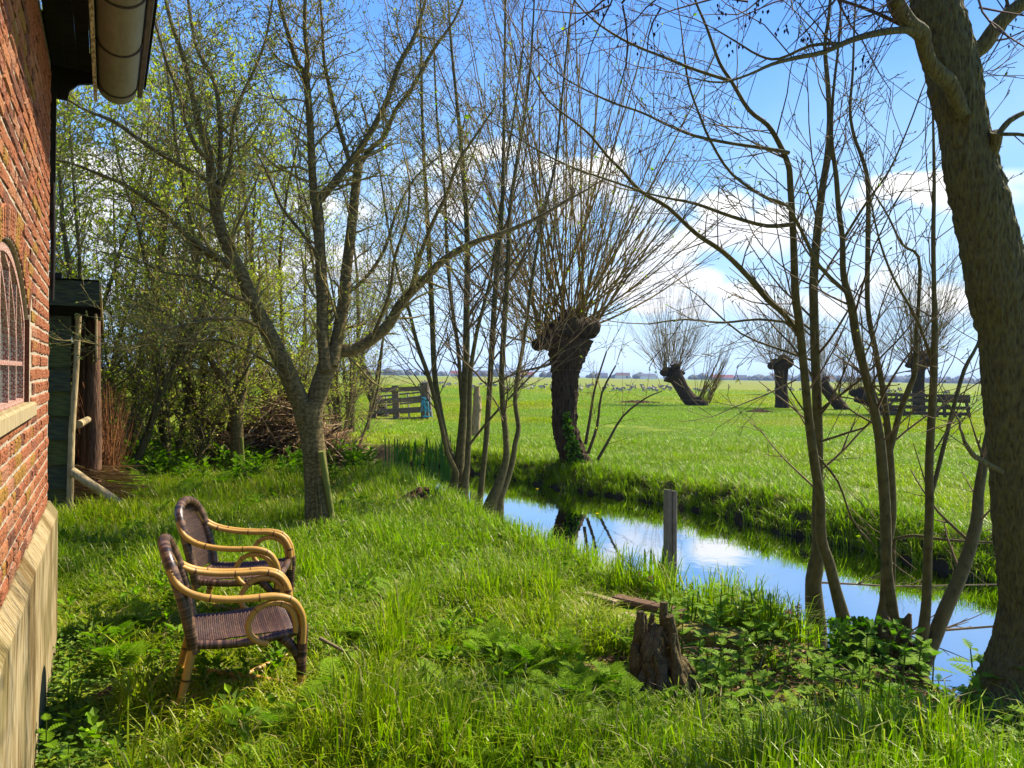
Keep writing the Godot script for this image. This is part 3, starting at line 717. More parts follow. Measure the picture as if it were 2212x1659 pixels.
func thicket() -> void:
	# the young wood left of the meadow: two model trees, copied
	var grp := "young trees of the thicket behind the shed"
	var models := []
	for k in 3:
		var b := mb(); var lf := mb(); var st := mb()
		for i in 3:
			var p := Vector3(rr(-0.35, 0.35), -0.05, rr(-0.35, 0.35)); var dd := Vector3(rr(-0.25, 0.25), 1, rr(-0.25, 0.25)).normalized()
			var pts := PackedVector3Array([p]); var rad := PackedFloat32Array([rr(0.045, 0.075)])
			var r0 := rad[0]
			for j in 16:
				dd = (dd + rv() * 0.10 + Vector3(0, 0.06, 0)).normalized(); p += dd * 0.42
				pts.push_back(p); rad.push_back(lerpf(r0, 0.006, (j + 1) / 16.0))
			knobbly(st, pts, rad, 7, 0.12, 8.0, WHITE)
			sprouts(b, lf, pts, rad, 8.0, 0.5, 1.9, S.bush if k != 1 else S.bare, 0.06, 0.85)
		models.append([st.mesh(), b.mesh(), lf.mesh()])
	var spots := [[-5.6, -12.6, 0], [-6.9, -13.4, 2], [-8.4, -12.8, 0], [-9.6, -14.6, 2], [-4.6, -14.6, 1], [-6.2, -15.8, 0], [-7.8, -17.0, 1], [-3.9, -16.9, 1], [-5.2, -18.4, 2], [-10.8, -17.5, 0], [-4.4, -20.6, 1], [-7.4, -11.2, 1], [-5.9, -11.0, 2], [-7.6, -10.6, 0], [-6.7, -12.2, 0], [-4.9, -13.1, 2]]
	var labels := ["bushy young tree of the thicket, full of fresh yellow green leaves", "thin stemmed young tree of the thicket, still almost bare", "many stemmed young tree of the thicket with fresh leaves"]
	for q in [[-3.9, -13.4, 0], [-5.2, -11.8, 2], [-6.4, -11.4, 0], [-4.6, -15.6, 2], [-7.2, -14.2, 0], [-3.4, -15.2, 1], [-5.8, -14.4, 0], [-8.2, -15.2, 2]]:
		var t := thing("thicket_shrub", "low leafy shrub filling the gaps between the thicket stems", "shrub", Vector3(q[0], 0, q[1]), "shrubs under the thicket")
		t.rotation.y = rr(0, TAU); t.scale = Vector3(0.62, 0.42, 0.62) * rr(0.85, 1.2)
		put("stems", models[q[2]][0], M.smooth_bark, t); put("twigs", models[q[2]][1], M.twig, t, true); put("leaves", models[q[2]][2], M.leaf, t, true)
	for i in spots.size():
		var q: Array = spots[i]
		var t := thing("thicket_tree", labels[q[2]], "tree", Vector3(q[0], 0, q[1]), grp)
		t.rotation.y = rr(0, TAU); t.scale = Vector3.ONE * rr(0.82, 1.15)
		put("stems", models[q[2]][0], M.smooth_bark, t); put("twigs", models[q[2]][1], M.twig, t, true); put("leaves", models[q[2]][2], M.leaf, t, true)
# ---------------------------------------------------------------- barn
const CORNER := Vector3(-2.569, 0, -4.2)
const ALONG := Vector3(-0.4717, 0, -0.8818)
const OUT := Vector3(0.8818, 0, -0.4717)
func box(b: MB, lo: Vector3, hi: Vector3, col := WHITE, bev := 0.0) -> void:
	var c := (lo + hi) * 0.5
	b.beam(Vector3(lo.x, c.y, c.z), Vector3(hi.x, c.y, c.z), hi.z - lo.z, hi.y - lo.y, col, Vector3.UP, bev)
func in_window(x0: float, x1: float, y0: float, y1: float) -> bool:
	# does a brick touch the arched opening (or its ring of voussoirs)?
	if x1 < -2.55 or x0 > -1.15 or y1 < 1.42: return false
	return y0 < arch_y(clampf((x0 + x1) * 0.5, -2.5, -1.2)) + 0.075
func arch_y(x: float) -> float:
	# underside of the segmental arch: spring 1.80 at -1.2 and -2.5, crown 2.03
	var r := (0.65 * 0.65 + 0.23 * 0.23) / (2.0 * 0.23)
	return 2.03 - r + sqrt(maxf(r * r - (x + 1.85) * (x + 1.85), 0.0))
func brick_mesh(w: float, h: float, sd: int) -> ArrayMesh:
	var g := RandomNumberGenerator.new(); g.seed = sd
	var b := mb()
	var j := func(a: float) -> float: return g.randf_range(-a, a)
	var rings := []
	for q in [[0.0, -0.05], [0.001, -0.003], [0.006, 0.001]]:
		var ring := []
		for o in [[0, 0], [0.5, 0], [1, 0], [1, 0.5], [1, 1], [0.5, 1], [0, 1], [0, 0.5]]:
			ring.append(Vector3(lerpf(q[0], w - q[0], o[0]) + j.call(0.004), lerpf(q[0], h - q[0], o[1]) + j.call(0.0035), q[1] + (j.call(0.0015) if q[1] > -0.04 else 0.0)))
		rings.append(ring)
	for r in 2:
		for i in 8:
			var i2 := (i + 1) % 8
			b.quad(rings[r][i], rings[r + 1][i], rings[r + 1][i2], rings[r][i2], WHITE)
	var m := Vector3(w * 0.5, h * 0.5, 0.002 + j.call(0.001))
	for i in 8: b.tri(rings[2][i], m, rings[2][(i + 1) % 8], WHITE)
	return b.mesh()
func barn() -> void:
	var H := thing("brick_barn", "old red brick barn with arched iron window, cement plinth and zinc gutter", "building", CORNER)
	H.basis = Basis(ALONG, Vector3.UP, OUT)
	# wall core: mortar, with the window opening left out
	var b := mb()
	box(b, Vector3(-9, -0.3, -0.30), Vector3(-2.5, 3.3, -0.005)); box(b, Vector3(-1.2, -0.3, -0.30), Vector3(0, 3.3, -0.005))
	box(b, Vector3(-2.5, -0.3, -0.30), Vector3(-1.2, 1.44, -0.005))
	for k in 20:   # above the arch, slice by slice
		var x0 := -2.5 + k * 0.065; var x1 := x0 + 0.065
		var a0 := arch_y(x0); var a1 := arch_y(x1)
		b.quad(Vector3(x0, a0, -0.005), Vector3(x0, 3.3, -0.005), Vector3(x1, 3.3, -0.005), Vector3(x1, a1, -0.005), WHITE)
		b.quad(Vector3(x0, a0, -0.30), Vector3(x0, a0, -0.005), Vector3(x1, a1, -0.005), Vector3(x1, a1, -0.30), WHITE)
		b.quad(Vector3(x1, a1, -0.30), Vector3(x1, 3.3, -0.30), Vector3(x0, 3.3, -0.30), Vector3(x0, a0, -0.30), WHITE)
	var wall := put("wall", b.mesh(), M.mortar, H)
	# bricks
	var bm := []; var hm := []
	for k in 7: bm.append(brick_mesh(0.205, 0.050, 11 + k)); hm.append(brick_mesh(0.098, 0.050, 41 + k))
	var placed := []
	var row := 0
	var y := 0.80
	while y < 3.22:
		var x := -3.05 + (0.0 if row % 2 == 0 else 0.054)
		var k := row
		while x < -0.09:
			var header := row % 3 == 2
			var w := 0.098 if header else 0.205
			if x + w > -0.004:
				if x + 0.098 > 0.01: break
				header = true; w = 0.098
			if not in_window(x, x + w, y, y + 0.05): placed.append([Vector3(x + rr(-0.002, 0.002), y + rr(-0.002, 0.002), rr(-0.002, 0.002)), header])
			x += w + 0.0105
			k += 1
		row += 1
		y += 0.0625
	# nearest first: 300 single bricks, the rest as one part
	placed.sort_custom(func(p, q): return absf(p[0].x + 1.9) < absf(q[0].x + 1.9))
	var view := placed.filter(func(p): return p[0].x > -2.75)
	var rest := SurfaceTool.new()
	var shown := 0
	var bmats: Array = M.bricks
	for p in view:
		var m: ArrayMesh = (hm if p[1] else bm)[rng.randi() % 7]
		if shown < 300 and p[0].y < 2.95:
			var o := put("brick", m, bmats[rng.randi() % bmats.size()], wall); o.position = p[0]; shown += 1
		else:
			rest.append_from(m, 0, Transform3D(Basis.IDENTITY, p[0]))
	for p in placed:
		if p[0].x <= -2.75: rest.append_from((hm if p[1] else bm)[0], 0, Transform3D(Basis.IDENTITY, p[0]))
	put("bricks_around", rest.commit(), M.bricks[0], wall, true)
	# voussoirs over the window
	var vm := brick_mesh(0.052, 0.105, 77)
	for k in 23:
		var x := -2.5 + 0.03 + k * 0.056
		var r := (0.65 * 0.65 + 0.23 * 0.23) / (2.0 * 0.23)
		var a := asin((x + 1.85) / r)
		var o := put("brick", vm, bmats[rng.randi() % bmats.size()], wall)
		o.transform = Transform3D(Basis(Vector3(0, 0, 1), -a), Vector3(x, arch_y(x) + 0.004, 0.002)) * Transform3D(Basis.IDENTITY, Vector3(-0.026, 0, 0))
	# other walls, so that the barn is closed
	b = mb()
	box(b, Vector3(-0.30, -0.3, -6.0), Vector3(-0.012, 3.3, -0.302)); box(b, Vector3(-9, -0.3, -6.0), Vector3(-8.7, 3.3, -0.302)); box(b, Vector3(-8.698, -0.3, -6.3), Vector3(-0.302, 3.3, -6.0))
	for xx in [-0.16, -8.84]:
		b.quad(Vector3(xx, 3.3, 0), Vector3(xx, 6.4, -3.0), Vector3(xx, 3.3, -6.0), Vector3(xx, 3.3, -3.0), WHITE)
	put("gable_walls", b.mesh(), M.bricks[1], H)
	# plinth: rendered cement, with a sloping top
	b = mb()
	var prof := [Vector2(0.045, -0.3), Vector2(0.045, 0.80), Vector2(0.006, 0.865), Vector2(-0.1, 0.865)]
	prof = [Vector2(0.045, -0.3)]
	for k in 14: prof.append(Vector2(0.045, -0.04 + k * 0.0646))
	prof.append(Vector2(0.006, 0.865)); prof.append(Vector2(-0.1, 0.865))
	for k in 120:
		var x0 := -7.0 + k * 0.0586; var x1 := x0 + 0.0586
		for i in prof.size() - 1:
			var p0: Vector2 = prof[i]; var p1: Vector2 = prof[i + 1]
			var n0 := noise.get_noise_2d(x0 * 60.0, 9.0) * 0.006; var n1 := noise.get_noise_2d(x1 * 60.0, 9.0) * 0.006
			b.quad(Vector3(x0, p0.y, p0.x + n0), Vector3(x0, p1.y, p1.x + n0), Vector3(x1, p1.y, p1.x + n1), Vector3(x1, p0.y, p0.x + n1), WHITE)
	for k in b.v.size():   # stains: damp patches, rust runs and algae, in blotches
		var q := b.v[k]
		var s1 := noise.get_noise_2d(q.x * 130.0, q.y * 26.0); var s2 := noise.get_noise_2d(q.x * 45.0 + 70.0, q.y * 60.0)
		b.c[k] = WHITE.lerp(Color(0.42, 0.34, 0.20), smoothstep(0.0, 0.45, s1)).lerp(Color(0.45, 0.46, 0.30), smoothstep(0.1, 0.4, s2) * 0.8)
	b.quad(Vector3(0.032, -0.3, 0.045), Vector3(0.032, 0.80, 0.045), Vector3(0.032, 0.80, -0.4), Vector3(0.032, -0.3, -0.4), WHITE)
	b.quad(Vector3(0.032, 0.80, 0.045), Vector3(0.004, 0.865, 0.006), Vector3(0.004, 0.865, -0.4), Vector3(0.032, 0.80, -0.4), WHITE)
	put("plinth", b.mesh(), M.cement, H)
	# window
	b = mb(); box(b, Vector3(-2.56, 1.40, -0.20), Vector3(-1.14, 1.462, 0.022), WHITE, 0.008)
	put("window_sill", b.mesh(), M.cement, H)
	b = mb(); b.quad(Vector3(-1.203, 1.46, -0.25), Vector3(-1.203, 1.82, -0.25), Vector3(-1.203, 1.82, -0.001), Vector3(-1.203, 1.46, -0.001), WHITE)
	put("window_reveal", b.mesh(), M.bricks[4], H)
	var wn := Node3D.new(); wn.name = "window"; H.add_child(wn)
	var zf := -0.032
	b = mb()
	var arc := PackedVector3Array([Vector3(-1.225, 1.465, zf)])
	for k in 17: arc.push_back(Vector3(-1.225 - 1.25 * k / 16.0, arch_y(-1.225 - 1.25 * k / 16.0) - 0.025, zf))
	arc.push_back(Vector3(-2.475, 1.465, zf)); arc.push_back(Vector3(-1.225, 1.465, zf))
	for i in arc.size() - 1: b.beam(arc[i], arc[i + 1], 0.03, 0.028, WHITE, Vector3(0, 0, 1))
	put("frame", b.mesh(), M.iron_frame, wn)
	for q in [[-1.48, 0.0], [-1.73, 0.0], [-1.98, 0.0], [-2.23, 0.0]]:
		b = mb(); b.beam(Vector3(q[0], 1.47, zf), Vector3(q[0], arch_y(q[0]) - 0.03, zf), 0.018, 0.02, WHITE, Vector3(0, 0, 1)); put("glazing_bar", b.mesh(), M.iron_frame, wn)
	b = mb(); b.beam(Vector3(-1.23, 1.62, zf + 0.001), Vector3(-2.47, 1.62, zf + 0.001), 0.016, 0.018, WHITE, Vector3(0, 0, 1)); put("glazing_bar", b.mesh(), M.iron_frame, wn)
	for s in [0, 1, 2, 3]:   # curved tracery in the head
		b = mb()
		var x0: float = -1.225 - s * 0.25
		var pp := []
		for k in 6:
			var a := k / 5.0
			pp.append(Vector3(x0 - 0.42 * a * a, minf(1.64 + 0.40 * a, arch_y(x0 - 0.42 * a * a) - 0.03), zf + 0.002))
		for i in 5: b.beam(pp[i], pp[i + 1], 0.014, 0.016, WHITE, Vector3(0, 0, 1))
		put("glazing_bar", b.mesh(), M.iron_frame, wn)
	b = mb()
	for k in 16:
		var x0 := -1.23 - 1.24 * k / 16.0; var x1 := -1.23 - 1.24 * (k + 1) / 16.0
		b.quad(Vector3(x1, 1.465, zf - 0.006), Vector3(x1, arch_y(x1) - 0.03, zf - 0.006), Vector3(x0, arch_y(x0) - 0.03, zf - 0.006), Vector3(x0, 1.465, zf - 0.006), WHITE)
	put("pane", b.mesh(), M.glass, wn)
	# roof: two slopes of dark board, the eave runs out over the gutter
	b = mb()
	var e0 := Vector2(0.47, 3.245); var e1 := Vector2(-3.0, 6.65); var e2 := Vector2(-6.5, 3.2)
	for q in [[e0, e1], [e1, e2]]:
		var a: Vector2 = q[0]; var c: Vector2 = q[1]
		b.quad(Vector3(-9.2, a.y, a.x), Vector3(-9.2, c.y, c.x), Vector3(0.06, c.y, c.x), Vector3(0.06, a.y, a.x), WHITE)
		b.quad(Vector3(0.06, a.y + 0.07, a.x), Vector3(0.06, c.y + 0.07, c.x), Vector3(-9.2, c.y + 0.07, c.x), Vector3(-9.2, a.y + 0.07, a.x), WHITE)
	b.quad(Vector3(-9.2, e0.y, e0.x), Vector3(0.06, e0.y, e0.x), Vector3(0.06, e0.y + 0.07, e0.x), Vector3(-9.2, e0.y + 0.07, e0.x), WHITE)
	put("roof", b.mesh(), M.tar, H)
	b = mb(); box(b, Vector3(-9.2, 3.185, 0.425), Vector3(0.02, 3.325, 0.452), WHITE, 0.004)
	put("eave_board", b.mesh(), M.roof_edge, H)
	for k in 4:
		b = mb(); box(b, Vector3(-9.0, 3.29, 0.004 + k * 0.062), Vector3(0.05, 3.31, 0.064 + k * 0.062)); put("soffit_board", b.mesh(), M.tar, H)
	b = mb(); box(b, Vector3(-9.0, 3.12, 0.205), Vector3(0.0, 3.30, 0.222)); put("wooden_batten", b.mesh(), M.pale_edge, H)
	# shaped verge board at the corner
	b = mb()
	var pr := [Vector2(-0.25, 3.05), Vector2(-0.02, 3.12), Vector2(0.075, 3.115), Vector2(0.085, 3.17), Vector2(0.13, 3.215), Vector2(0.20, 3.23), Vector2(0.25, 3.20), Vector2(0.32, 3.215), Vector2(0.38, 3.24), Vector2(-0.25, 3.75)]
	for i in range(1, 9):
		b.tri(Vector3(0.035, pr[9].y, pr[9].x), Vector3(0.035, pr[i].y, pr[i].x), Vector3(0.035, pr[i - 1].y, pr[i - 1].x), WHITE)
		b.tri(Vector3(0.065, pr[9].y, pr[9].x), Vector3(0.065, pr[i - 1].y, pr[i - 1].x), Vector3(0.065, pr[i].y, pr[i].x), WHITE)
		b.quad(Vector3(0.035, pr[i - 1].y, pr[i - 1].x), Vector3(0.035, pr[i].y, pr[i].x), Vector3(0.065, pr[i].y, pr[i].x), Vector3(0.065, pr[i - 1].y, pr[i - 1].x), WHITE)
	put("verge_board", b.mesh(), M.tar, H)
	b = mb(); box(b, Vector3(0.02, 2.34, -0.12), Vector3(0.05, 3.16, 0.022), WHITE, 0.004); put("corner_board", b.mesh(), M.tar, H)
	b = mb(); b.tube(PackedVector3Array([Vector3(-0.06, 2.62, 0.014), Vector3(-0.055, 2.30, 0.018), Vector3(-0.05, 1.98, 0.014)]), PackedFloat32Array([0.012, 0.013, 0.010]), 6, WHITE, true)
	b.beam(Vector3(-0.09, 2.46, 0.012), Vector3(0.02, 2.46, 0.012), 0.02, 0.02, WHITE)
	put("wall_anchor", b.mesh(), M.tar, H)
	# gutter: a half round zinc trough with strap hangers
	var gt := Node3D.new(); gt.name = "gutter"; H.add_child(gt)
	b = mb()
	var gc := Vector3(0, 3.205, 0.322)
	for k in 20:
		var a0 := PI + PI * k / 20.0; var a1 := PI + PI * (k + 1) / 20.0
		var o0 := Vector3(0, sin(a0), cos(a0)) * 0.098; var o1 := Vector3(0, sin(a1), cos(a1)) * 0.098
		var i0 := o0 * 0.97; var i1 := o1 * 0.97
		var s := gc + Vector3(-9, 0, 0); var e := gc + Vector3(-0.05, 0, 0)
		b.quad(s + o1, e + o1, e + o0, s + o0, WHITE); b.quad(s + i0, e + i0, e + i1, s + i1, WHITE)
		b.tri(e + o0, e + o1, e, WHITE)
	for k in b.v.size():   # round normals
		if absf(b.n[k].x) < 0.5:
			var o := Vector3(0, b.v[k].y - gc.y, b.v[k].z - gc.z).normalized()
			b.n[k] = o if b.n[k].dot(o) > 0.0 else -o
	put("trough", b.mesh(), M.zinc, gt)
	for x in [-0.18, -0.80, -1.36, -1.95]:
		b = mb()
		var pp := PackedVector3Array(); var ra := PackedFloat32Array()
		for k in 25:
			var a := PI - 0.15 + (PI + 0.3) * k / 24.0
			pp.push_back(gc + Vector3(x, sin(a) * 0.1015, cos(a) * 0.1015)); ra.push_back(0.0055)
		b.tube(pp, ra, 6, WHITE); put("strap", b.mesh(), M.strap, gt)

# ---------------------------------------------------------------- shed
func shed() -> void:
	var o := G(150, 1112)
	var H := thing("wooden_shed", "tarred lean-to shed of wide boards with weathered valance beyond the barn", "shed", o)
	H.basis = Basis(ALONG, Vector3.UP, OUT)
	var b: MB
	var jam: Array = [M.shed_board, M.shed_board2]
	for k in 8:   # the boarded end that faces the camera: lapped boards
		b = mb()
		var y := 0.02 + k * 0.268
		var t := 0.035
		b.quad(Vector3(-0.0, y, -2.4), Vector3(t, y + 0.29, -2.4), Vector3(t, y + 0.29, 0.0), Vector3(0.0, y, 0.0), WHITE)
		b.quad(Vector3(0.0, y, 0.0), Vector3(t, y + 0.29, 0.0), Vector3(t + 0.022, y + 0.29, 0.0), Vector3(0.022, y, 0.0), WHITE)
		b.quad(Vector3(0.022, y, -2.4), Vector3(0.0, y, -2.4), Vector3(0.0, y, 0), Vector3(0.022, y, 0), WHITE)
		b.quad(Vector3(0.022, y, 0), Vector3(t + 0.022, y + 0.29, 0), Vector3(t + 0.022, y + 0.29, -2.4), Vector3(0.022, y, -2.4), WHITE)
		put("board", b.mesh(), jam[k % 2], H)
	b = mb(); b.tube(PackedVector3Array([Vector3(0.0, -0.1, 0.0), Vector3(0.01, 0.9, 0.015), Vector3(0.05, 1.6, 0.05), Vector3(0.07, 2.2, 0.07)]), PackedFloat32Array([0.036, 0.034, 0.032, 0.03]), 9, WHITE, true)
	put("corner_post", b.mesh(), M.pale_post, H)
	# back and far walls close the inside
	b = mb()
	box(b, Vector3(0.1, 0, -2.5), Vector3(3.2, 2.3, -2.42)); box(b, Vector3(3.2, 0, -2.42), Vector3(3.28, 2.0, 0.1))
	put("inner_walls", b.mesh(), M.tar, H)
	# roof falls away from the camera; it hangs out over the open side
	b = mb()
	var r0 := Vector3(-0.18, 2.52, 0.27); var r1 := Vector3(3.6, 2.1, 0.27)
	for s in [0.0, 0.06]:
		var u := Vector3(0, s, 0)
		b.quad(r0 + u + Vector3(0, 0, -3.2), r1 + u + Vector3(0, 0, -3.2), r1 + u, r0 + u, WHITE)
	b.quad(r0, r1, r1 + Vector3(0, 0.06, 0), r0 + Vector3(0, 0.06, 0), WHITE)
	put("roof", b.mesh(), M.tar, H)
	b = mb(); b.beam(r0 + Vector3(-0.02, -0.10, -3.2), r0 + Vector3(-0.02, -0.10, 0), 0.03, 0.27, WHITE); put("fascia_board", b.mesh(), M.shed_board2, H)
	b = mb(); b.beam(r0 + Vector3(-0.03, 0.075, -1.3), r0 + Vector3(-0.03, 0.075, -0.35), 0.12, 0.06, WHITE); put("roof_plank", b.mesh(), M.tar, H)
	for k in 3:
		b = mb(); b.beam(r0 + Vector3(0, 0.02 - k * 0.035, 0.012), r1 + Vector3(0, 0.02 - k * 0.035, 0.012 + k * 0.012), 0.02, 0.05, WHITE); put("eave_batten", b.mesh(), M.pale_post, H)
	for k in 6:   # weathered vertical boards under the eave
		b = mb()
		var x := 0.25 + k * 0.22
		b.beam(Vector3(x, 2.24, 0.235), Vector3(x + 0.02, 1.80 - 0.04 * k + rr(-0.03, 0.03), 0.24), 0.2, 0.018, WHITE, Vector3(0, 0, 1)); put("valance_board", b.mesh(), M.pale_post, H)
	for q in [[0.95, 0.20, 0.09], [1.7, 0.10, 0.07], [2.5, 0.05, 0.06]]:
		b = mb(); knobbly(b, PackedVector3Array([Vector3(q[0], -0.1, q[1]), Vector3(q[0] + 0.02, 0.7, q[1] + 0.02), Vector3(q[0], 1.4, q[1]), Vector3(q[0] + 0.03, 2.2, q[1])]), PackedFloat32Array([q[2] * 1.15, q[2], q[2], q[2] * 0.9]), 12, 0.16, 9.0, WHITE); put("round_post", b.mesh(), M.brown_post, H)
	# what leans and lies against it
	b = mb(W(158, 1020, 8.2)); b.tube(smooth([W(156, 1018, 8.3), W(195, 1045, 8.3), W(225, 1065, 8.4), W(262, 1088, 8.4)], 3), smooth_f([0.05, 0.046, 0.05, 0.036], 3), 9, WHITE, true)
	lone("wooden_pole", b, M.pale_post, "peeled pole resting on the reed heap beside the shed", "pole")
	b = mb(W(165, 915, 8.6)); b.tube(PackedVector3Array([W(170, 917, 8.5), W(190, 906, 9.2)]), PackedFloat32Array([0.045, 0.04]), 10, WHITE, true)
	lone("wooden_pole", b, M.pale_post, "sawn log sticking out of the shed at knee height", "pole")
	b = mb(G(215, 1085))
	for k in 700:
		var p := G(rr(150, 275), rr(1062, 1098)) + Vector3(0, rr(0.0, 0.45) * rng.randf(), 0)
		var dd := Vector3(rr(0.5, 1), rr(-0.08, 0.05), rr(-0.2, 0.45)).normalized()
		b.tube(PackedVector3Array([p - dd * 0.3, p + rv() * 0.02, p + dd * 0.3]), PackedFloat32Array([0.006, 0.006, 0.004]), 3, [lin("a98c5e"), lin("8a6d46"), lin("c2a878")][k % 3] * rr(0.6, 1.2))
	lone("reed_heap", b, M.twig, "heap of cut straw coloured reed on the ground beside the shed", "reed heap")
	b = mb(G(225, 1040))
	for k in 520:
		var p := G(rr(196, 252), rr(1035, 1062))
		var top := p + Vector3(rr(-0.55, 0.25), rr(0.6, 1.5), rr(-0.4, 0.3))
		b.tube(PackedVector3Array([p, p.lerp(top, 0.5) + rv() * 0.06, top]), PackedFloat32Array([0.005, 0.004, 0.0025]), 3, [lin("8a5a34"), lin("a5703f"), lin("6d472b")][k % 3] * rr(0.6, 1.2))
	lone("brushwood_bundle", b, M.twig, "upright bundle of red brown brushwood leaning at the shed's round post", "brushwood")

# ---------------------------------------------------------------- chairs
func wrapped(b: MB, pts: Array, r: float, cols: Array, rs := []) -> void:
	# a cane-bound bar: fine rings of changing tone
	var c := Curve3D.new(); c.bake_interval = 0.009
	var sm := smooth(pts, 6)
	for p in sm: c.add_point(p)
	var bk := c.get_baked_points()
	var k0 := b.v.size()
	var rad := PackedFloat32Array()
	for i in bk.size():
		var rb: float = r if rs.is_empty() else lerpf(rs[0], rs[1], float(i) / (bk.size() - 1))
		rad.push_back(rb * (1.0 + (0.05 if i % 2 == 0 else -0.03)))
	b.tube(bk, rad, 9, WHITE, true)
	for i in bk.size():
		var q: Color = cols[rng.randi() % cols.size()] * rr(0.75, 1.2)
		for j in 9: b.c[k0 + i * 9 + j] = q
	for k in range(k0 + bk.size() * 9, b.v.size()): b.c[k] = cols[0]
func cane(b: MB, pts: Array, r: float, nodes: Array) -> void:
	# a bent bamboo bar with dark rings at its nodes
	var c := Curve3D.new(); c.bake_interval = 0.007
	for p in smooth(pts, 6): c.add_point(p)
	var bk := c.get_baked_points()
	var k0 := b.v.size()
	var rad := PackedFloat32Array()
	for i in bk.size():
		var near := 1.0
		for f in nodes:
			if absf(i - f * bk.size()) < 1.6: near = 1.07
		rad.push_back(r * near)
	b.tube(bk, rad, 10, WHITE, true)
	var tone := rr(0.92, 1.05)
	for i in bk.size():
		var q := lin("a5803c") * tone * (1.0 + 0.10 * noise.get_noise_2d(i * 4.0, r * 9000.0))
		for f in nodes:
			if absf(i - f * bk.size()) < 0.9: q = lin("4a2f18")
		for j in 10: b.c[k0 + i * 10 + j] = q
	for k in range(k0 + bk.size() * 10, b.v.size()): b.c[k] = lin("96713a")
func weave(b: MB, f: Callable, rows: int, warps: int, cols: Array) -> void:
	# rows of strands that pass over and under the warps
	for k in rows:
		var v := (k + 0.5) / rows
		var q0: Color = cols[rng.randi() % cols.size()].lerp(cols[1], 0.7)
		var pl := Vector3.ZERO; var pr := Vector3.ZERO
		for i in warps * 2 + 1:
			var u := float(i) / (warps * 2)
			var p: Vector3 = f.call(u, v); var p2: Vector3 = f.call(u, v + 0.36 / rows); var p3: Vector3 = f.call(minf(u + 0.01, 1.0), v); var p4: Vector3 = f.call(maxf(u - 0.01, 0.0), v)
			var nn := (p3 - p4).cross(p2 - p).normalized()
			var side := (p2 - p)
			var lift := 0.005 * (1.0 if ((i / 2 + k) % 2 == 0) else -1.0) * (0.0 if i % 2 == 0 else 1.0)
			var l := p - side + nn * lift; var r := p + side + nn * lift
			if i > 0: b.quad(pl, pr, r, l, q0 * (0.75 + 0.5 * fmod(absf(sin((i / 2) * 12.9898 + k * 78.233) * 43758.5), 1.0)))
			pl = l; pr = r
